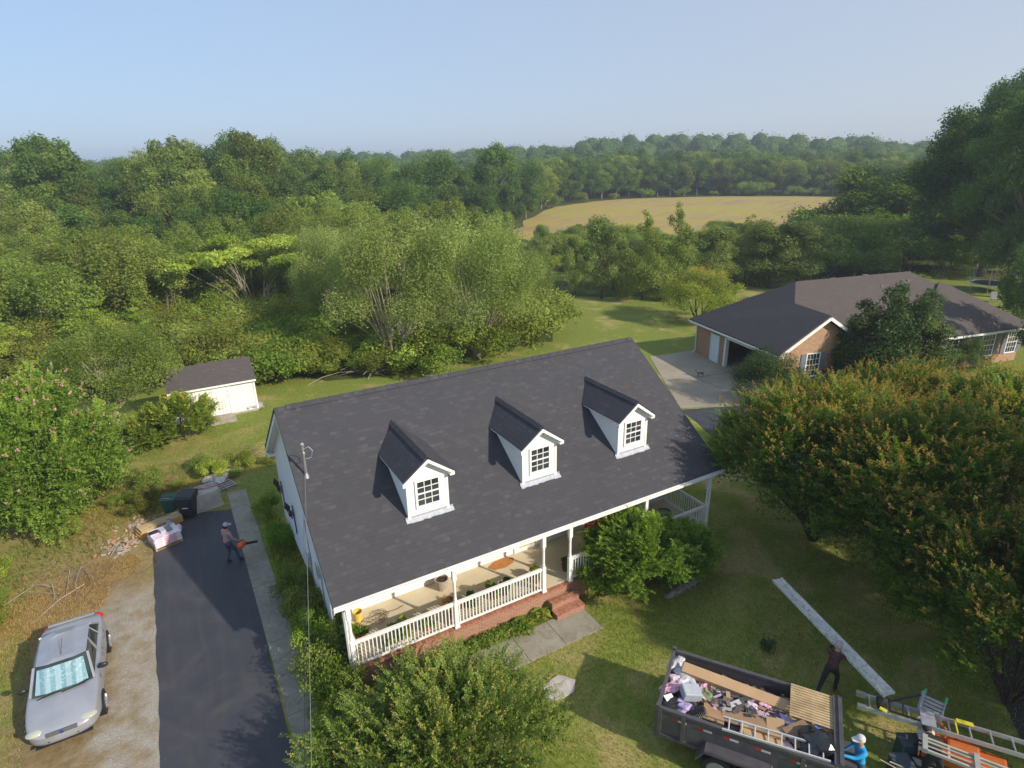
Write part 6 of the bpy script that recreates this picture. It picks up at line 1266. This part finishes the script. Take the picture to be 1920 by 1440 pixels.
for a, b, dm, m_, lab, nm in ((-.02, .0, (.20, .34, .10), GRP, 'grey metal vent box on the shingle bundles', 'vent_box'), (.20, .02, (.20, .36, .09), plain('steel_grey', (.22, .25, .28), .4, .4), 'darker steel vent box beside the grey one', 'vent_box'), (-.32, .16, (.34, .2, .05), DARKM, 'flat black pad at the left of the shingle bundles', 'black_pad')):
    box_thing(nm, lab, 'box', pm @ Vector((a, b, zt_)), rz, dm, m_, None, .01)
T = thing('metal_bucket', 'small silver bucket on the far corner of the shingle bundles', 'bucket', pm @ Vector((.36, .36, zt_)), 0); mb = MB(); mb.lathe((0, 0, 0), [(.09, 0), (.12, .22), (.11, .22), (.08, .02)], 14, caps=False); mb.lathe((0, 0, .01), [(.085, 0), (.085, .01)], 14); mb.build('pail', METAL, T); mb = MB(); mb.tube([(.12*math.cos(a), .0+.03, .22+.12*math.sin(a)) for a in [i*.3142 for i in range(11)]], .006, 5); mb.build('handle', METAL, T)
crumple('pink_wrapper', 'torn pink wrapper hanging off the right of the shingle bundles', 'wrapper', pm @ Vector((.58, .12, .3)), .16, PNW, 71, (.6, 1.3, 1.1))
q = PX(300, 990); T = thing('lumber_stack', 'stack of orange timber and plywood behind the wrapped shingle bundles', 'lumber', q, R(20)); ORW = plain('orange_timber', (.55, .30, .09), .8, 0, .15, 3)
for j in range(3):
    for i in range(3): mb = MB(); mb.box(-.85+.05*j, .85, -.26+.175*i, -.10+.175*i, .11*j, .105+.11*j); mb.build('timber', ORW if j < 2 else PAL, T, bevel=.004)
# rubble and sticks
def rubble(name, label, cat, spots, n, mats, seed, size=(.05, .12), kind='stuff'):
    rg = random.Random(seed); mb = MB()
    for i in range(n):
        c = spots[rg.randrange(len(spots))]; x, y = rg.gauss(c[0], c[2]), rg.gauss(c[1], c[2]); s_ = rg.uniform(*size); M = Matrix.Translation((x, y, s_*.4+rg.random()*.10*math.exp(-((x-c[0])**2+(y-c[1])**2)/c[2]**2))) @ Matrix.Rotation(rg.uniform(0, 3), 4, 'Z') @ Matrix.Rotation(rg.uniform(-.5, .5), 4, 'X')
        mb.T = M; mb.box(-s_, s_, -s_*.5, s_*.5, -s_*.35, s_*.35, rg.randrange(len(mats)))
    mb.T = None; return tag(mb.build(name, mats), label, cat, kind=kind)
c1, c2 = PX(262, 985), PX(228, 1022)
rubble('brick_rubble', 'scattered orange brick and tile rubble left of the wrapped bundles', 'rubble', [(c1[0], c1[1], .35), (c2[0], c2[1], .38)], 190, [plain('rubble_orange', (.42, .18, .09), .9, 0, .3, 9), plain('rubble_tan', (.45, .34, .22), .9, 0, .3, 9), plain('rubble_grey', (.32, .29, .26), .9)], 5, (.03, .085))
def sticks(name, label, c, n, r_, h, mat, seed, th=.012, L_=(.5, 1.4), cat='brush pile', loc=True):
    rg = random.Random(seed); mb = MB()
    for i in range(n):
        a = rg.uniform(0, 6.28); l_ = rg.uniform(*L_); p = Vector((rg.gauss(0, r_), rg.gauss(0, r_*.7), abs(rg.gauss(0, h*.5))+.02)); d = Vector((math.cos(a), math.sin(a), rg.uniform(-.1, .35)))*l_/2
        q1 = p-d; q1.z = max(q1.z, .01); q2 = p+d; q2.z = max(.01, q2.z); m1 = (q1+q2)/2+Vector((rg.uniform(-.1, .1), rg.uniform(-.1, .1), rg.uniform(0, .12)))
        t_ = th*rg.uniform(.5, 1.3); mb.tube([q1, m1, q2], [t_, t_*.8, t_*.3], 4)
    o = mb.build(name, mat); o.location = c; return tag(o, label, cat)
GRW = plain('dead_wood', (.36, .31, .25), .9, 0, .2, 6); BRT = plain('brown_twig', (.17, .11, .07), .9)
sticks('brush_pile', 'heap of long bare grey branches at the edge of the scrub behind the house', PX(700, 692), 60, 1.3, .7, GRW, 1, .022, (1.2, 3.2)); sticks('brush_pile', 'small heap of brown twigs on the lawn behind the pallet', PX(455, 858), 60, .55, .25, BRT, 2, .010)
sticks('brush_pile', 'dead pale branches in the weedy scrub left of the shed roof', PX(400, 650), 50, 1.8, 1.6, GRW, 3, .03, (1.2, 3.2)); sticks('brush_pile', 'dry tangled twigs on the straw behind the silver car', PX(175, 1085), 80, .9, .25, BRT, 4, .007, (.4, 1.1))
sticks('dead_branch', 'bare pale branches lying on the straw left of the silver car', PX(95, 1115), 9, .5, .12, GRW, 5, .016, (1.2, 2.2), 'branch'); sticks('brush_pile', 'grey twigs in the tall weeds beyond the trash cart', PX(290, 905), 90, 1.3, .3, BRT, 6, .008, (.4, 1.3)); sticks('wood_scraps', 'grey wood scraps beside the brick rubble', PX(222, 1028), 12, .35, .08, PALG, 7, .03, (.4, .9), 'wood scraps')
# ------------------------------------------------------------------ porch things
def pot(name, label, px, py, r_, h, mat, z=ZD, plant=None, pr=.2, ph=.3, seed=1, cat='plant pot', shape=1.25, n=700, ls=.07):
    q = PX(px, py, z); T_ = thing(name, label, cat, q); mb = MB(); mb.lathe((0, 0, .003), [(r_/shape, 0), (r_*.95, h*.55), (r_, h), (r_*.86, h), (r_*.8, h*.85)], 16, caps=False); mb.lathe((0, 0, h*.84), [(r_*.84, 0), (.01, .01)], 16, 1, caps=False); mb.build('pot', [mat, plain('potting_soil', (.05, .035, .02), .95)], T_, smooth=False)
    if plant:
        rr = np.random.default_rng(seed); C_ = np.c_[rr.normal(size=(6, 2))*pr*.45, h+ph*rr.random(6)]; leaves('plant', C_, np.full(6, pr*.6), n, ls, plant, seed, T_)
    return T_
TER = plain('terracotta', (.40, .13, .06), .8, 0, .2, 5); WKR = plain('wicker', (.40, .33, .27), .9, 0, .3, 20); GFL = leafmat('porch_flowers', [(0, (.03, .09, .015)), (.6, (.09, .18, .03)), (.8, (.22, .26, .04)), (1, (.55, .10, .12)), (2, (.6, .2, .2))])
T = thing('bucket', 'yellow plastic bucket at the left end of the porch', 'bucket', PX(672, 1163, ZD)); mb = MB(); mb.lathe((0, 0, .003), [(.12, 0), (.15, .34), (.14, .34), (.115, .02)], 18, caps=False); mb.lathe((0, 0, .01), [(.118, 0), (.118, .01)], 18); mb.build('pail', plain('bucket_yellow', (.72, .52, .10), .45), T); mb = MB(); mb.tube([(.15*math.cos(a), .02, .30-.10*math.sin(a)) for a in [i*.3142 for i in range(11)]], .005, 5); mb.build('handle', METAL, T)
pot('wicker_planter', 'tall empty wicker planter standing mid porch against the wall', 829, 1103, .24, .40, WKR, plant=None, shape=1.4)
pot('terracotta_bowl', 'low terracotta bowl behind the second porch post', 842, 1133, .22, .14, TER, plant=G_DRY, pr=.14, ph=.05, seed=3, n=160)
pot('flower_pot', 'orange terracotta pot right of the second porch post', 862, 1138, .13, .24, TER, plant=None)
pot('flower_pot', 'red terracotta pot behind the railing left of the second post', 848, 1158, .14, .26, TER, plant=None)
for i, (px, py, pr, lab) in enumerate(((676, 1196, .24, 'green planter of orange blooms behind the first railing, at its left end'), (756, 1190, .26, 'green planter full of leaves in the middle of the left railing'), (800, 1178, .22, 'dark purple leafed planter at the right part of the left railing'),
    (880, 1135, .24, 'green potted plant just right of the second porch post'), (925, 1120, .26, 'tall green potted plant in the middle of the second railing'), (945, 1112, .2, 'potted plant of red flowers behind the second railing'), (1003, 1090, .26, 'bushy green potted plant left of the steps'),
    (1110, 1027, .34, 'large leafy pot plant behind the third railing'), (1150, 1010, .36, 'tropical leafed pot plant behind the vine shrub'), (1062, 1068, .2, 'round dark pot beside the fourth porch post'))):
    pot('potted_plant', lab, px, py, .17, .22, (TER, plain('dark_pot', (.06, .05, .05), .6))[i % 2], plant=(GFL, G_VIN, plain('x', (.1, .1, .1)) if 0 else GFL)[i % 3], pr=pr, ph=.18+.25*(i in (4, 7, 8)), seed=20+i, n=900, ls=.085 if i < 7 else .14)
q = PX(745, 1205, ZD); T = thing('flower_box', 'long white flower box of green plants behind the left railing', 'flower box', Vector((q[0], .32, ZD))); mb = MB(); mb.box(-.4, .4, -.1, .1, .003, .18); mb.build('trough', plain('box_cream', (.62, .58, .48)), T, bevel=.008); leaves('plant', np.c_[np.linspace(-.34, .34, 7), np.zeros(7), np.full(7, .26)], np.full(7, .12), 1200, .07, G_VIN, 44, T)
pot('red_pot', 'red glazed round pot at the wall near the fourth post', 1106, 987, .19, .22, plain('red_glaze', (.50, .05, .03), .25), shape=.8)
pot('brown_pot', 'large brown ceramic pot right of the red glazed pot', 1127, 984, .23, .30, plain('brown_glaze', (.20, .09, .05), .4), shape=1.1)
pot('small_pot', 'small clay pot on a stand right of the brown ceramic pot', 1141, 975, .10, .35, plain('dull_clay', (.28, .16, .10)), shape=1.5)
T2 = MB(); rg = random.Random(2); 
for j in range(7): T2.tube([(.36*(1-.035*j)*math.cos(a)+rg.uniform(-.01, .01), .28*(1-.035*j)*math.sin(a), .015+.012*j) for a in [i*.2618 for i in range(25)]], .012, 6)
o = T2.build('garden_hose', plain('hose_green', (.02, .22, .13), .35)); o.location = PX(1243, 962, ZD+.004); tag(o, 'coiled green garden hose on the right end of the porch', 'hose')
T2 = MB()
for j in range(9):
    ph, rx_, ry_ = rg.uniform(0, 6), rg.uniform(.15, .42), rg.uniform(.12, .3); cx, cy = rg.uniform(-.15, .2), rg.uniform(-.1, .15)
    T2.tube([(cx+rx_*math.cos(a*1.0+ph), cy+ry_*math.sin(a+ph), .012+.05*abs(math.sin(a*2+j))) for a in [i*.26 for i in range(rg.randrange(12, 24))]], .007, 5)
T2.tube([(.3, .1, .02), (.7, .05, .02), (.95, .1, .03)], .012, 5); o = T2.build('cable_tangle', plain('brown_cable', (.14, .09, .06))); o.location = PX(705, 1160, ZD+.004); tag(o, 'tangled brown cable on the porch floor beside the yellow bucket', 'cable')
mb = MB(); pts = [(.5*math.cos(a)*(1+.06*math.sin(5*a)), .24*math.sin(a)*(1+.08*math.sin(7*a))) for a in [i*.2618 for i in range(24)]]; mb.poly(pts, .003, .02); o = mb.build('doormat', plain('coir_mat', (.42, .17, .05), .95, 0, .2, 20)); o.location = PX(941, 1057, ZD); o.rotation_euler = (0, 0, .05); tag(o, 'rust coloured doormat on the porch before the door', 'doormat')
# ------------------------------------------------------------------ front lawn things
q = PX(1048, 1291); pts = [PX(*p) for p in ((1018, 1287), (1046, 1267), (1079, 1276), (1076, 1299), (1042, 1315), (1022, 1311))]; mb = MB(); mb.poly(rag([(p[0]-q[0], p[1]-q[1]) for p in pts], .02, .15, 2), -.03, .05); o = mb.build('stone_slab', plain('pale_stone', (.42, .38, .34), .9, 0, .22, 5), bevel=.012); o.location = q; tag(o, 'flat pale irregular stone slab on the lawn beside the front path', 'stone slab')
q = PX(1440, 1220); T = thing('caged_shrub', 'tiny shrub inside a dark wire ring on the lawn above the trailer', 'shrub', q); mb = MB()
for z in (.1, .3, .5): mb.tube([(.2*math.cos(a), .2*math.sin(a), z) for a in [i*.3927 for i in range(17)]], .006, 4)
for i in range(8): mb.tube([(.2*math.cos(i*.785), .2*math.sin(i*.785), 0), (.2*math.cos(i*.785), .2*math.sin(i*.785), .52)], .006, 4)
mb.build('wire_cage', DARKM, T); leaves('foliage', np.c_[rgn.normal(size=(5, 2))*.07, .15+.3*rgn.random(5)], np.full(5, .12), 500, .06, G_DRK, 5, T)
for i in range(9):
    t = i/8; px, py = 1255+52*t, 1117-32*t
    crumple('edging_stone', ['%s stone from the left in the edging below the vine shrubs' % w_ for w_ in ('first', 'second', 'third', 'fourth', 'fifth', 'sixth', 'seventh', 'eighth', 'ninth')][i], 'stone', PX(px, py, .03), .13, plain('edging_grey', (.30, .27, .23), .9, 0, .2, 8), 80+i, (1.2, .8, .5), 'edging stones below the vine shrubs')
def strap_plant(name, label, px, py, n, L_, wd, mat, seed, cat='plant'):      # arching strap or broad leaves
    q = PX(px, py); rr = random.Random(seed); vs, fs, tn = [], [], []
    for i in range(n):
        a = rr.uniform(0, 6.28); l_ = L_*rr.uniform(.6, 1.15); up = rr.uniform(.5, 1.3); b = Vector((rr.gauss(0, .09), rr.gauss(0, .07), 0)); d = Vector((math.cos(a), math.sin(a), 0)); s_ = Vector((-d.y, d.x, 0))
        t0 = rr.random(); prev = None
        for j, t in enumerate((0, .35, .7, 1.)):
            p = b+d*l_*.75*t**1.2+Vector((0, 0, l_*up*(t-.62*t*t))); w_ = wd*(.35, 1., .8, .05)[j]; k0 = len(vs); vs += [p-s_*w_, p+s_*w_]
            if prev is not None: fs.append((prev, prev+1, k0+1, k0)); tn.append(min(1, t0*.6+.4*rr.random()))
            prev = k0
    me = bpy.data.meshes.new(name); me.from_pydata([tuple(v) for v in vs], [], fs); me.attributes.new('tone', 'FLOAT', 'FACE').data.foreach_set('value', tn); me.materials.append(mat); o = bpy.data.objects.new(name, me); COL.objects.link(o); o.location = q; return tag(o, label, cat)
for i, (px, py, n, L_, wd, m_, lab) in enumerate(((1015, 1150, 46, .75, .09, G_LIM, 'broad leaved bright green canna at the left of the steps'), (990, 1165, 50, .75, .08, G_VIN, 'broad leaved green plant beside the left of the steps'), (975, 1185, 70, .62, .03, G_LIM, 'arching strap leaved day lily by the front path'), (945, 1190, 60, .55, .03, G_VIN, 'strap leaved lily left of the day lily by the front path'),
    (1030, 1140, 22, .6, .08, G_LIM, 'canna leaning over the brick steps'), (915, 1180, 40, .45, .05, G_VIN, 'low leafy plant against the porch bricks'), (700, 1258, 46, .8, .04, G_LIM, 'yucca like plant at the left front corner of the porch'), (590, 1262, 50, .7, .04, G_VIN, 'strap leaved plant left of the white corner post'), (625, 1290, 40, .6, .04, G_LIM, 'arching light green plant between concrete strip and porch corner'))):
    strap_plant('garden_plant', lab, px, py, n, L_, wd, m_, 30+i)
leaves_spots = [(.9+.35*i, -.25-.04*(i % 3)) for i in range(14)]
rr = np.random.default_rng(3); C = np.array([(x, y, .14+.1*rr.random()) for x, y in leaves_spots]); tag(leaves('bed_foliage', C, np.full(len(C), .26), 6000, .08, G_VIN, 8, sq=.8), 'low leafy ground cover in the bed under the porch railing', 'ground cover', kind='stuff')
# ------------------------------------------------------------------ overhead cables
CBL = plain('cable_grey', (.25, .24, .22), .6)
def cable(label, A, B, sag, r_, n=18):
    A, B = Vector(A), Vector(B); mb = MB(); mb.tube([(B-A)*(i/n)-Vector((0, 0, 4*sag*(i/n)*(1-i/n))) for i in range(n+1)], r_, 6); o = mb.build('power_cable', mb_mat); o.location = A; return tag(o, label, 'cable')
mb_mat = CBL
cable('pale service cable running from the roof mast down over the concrete strip', (.36, 3.18, 6.2), (-3.9, -17.5, 7.0), .35, .0045); mb_mat = DARKM
cable('thin dark cable beside the pale service cable', (.30, 3.18, 6.05), (-4.1, -17.5, 6.8), .45, .003)

# a street tree right of the frame, shading the lower lawn
put(BT, (22.5, -17.5), 13.5, 'broad shade tree right of the photo between lawn and street', 'tree', rz=1.1, wide=.75)
# ------------------------------------------------------------------ haze
mb = MB(); hz = 1400; mb.box(-hz, hz, -hz, hz+300, -1.0, 34)
k = N('haze_air'); pv = k.n('ShaderNodeVolumePrincipled'); k.t.nodes.remove(k.b); pv.inputs['Color'].default_value = (.78, .86, .97, 1); pv.inputs['Density'].default_value = .0006; pv.inputs['Anisotropy'].default_value = .2
k.t.links.new(pv.outputs[0], k.o.inputs['Volume']); tag(mb.build('haze', k.m), 'thin blue summer haze over the whole place', 'haze', kind='stuff')
for _p in PROT:
    if "h" in _p: del _p["h"]
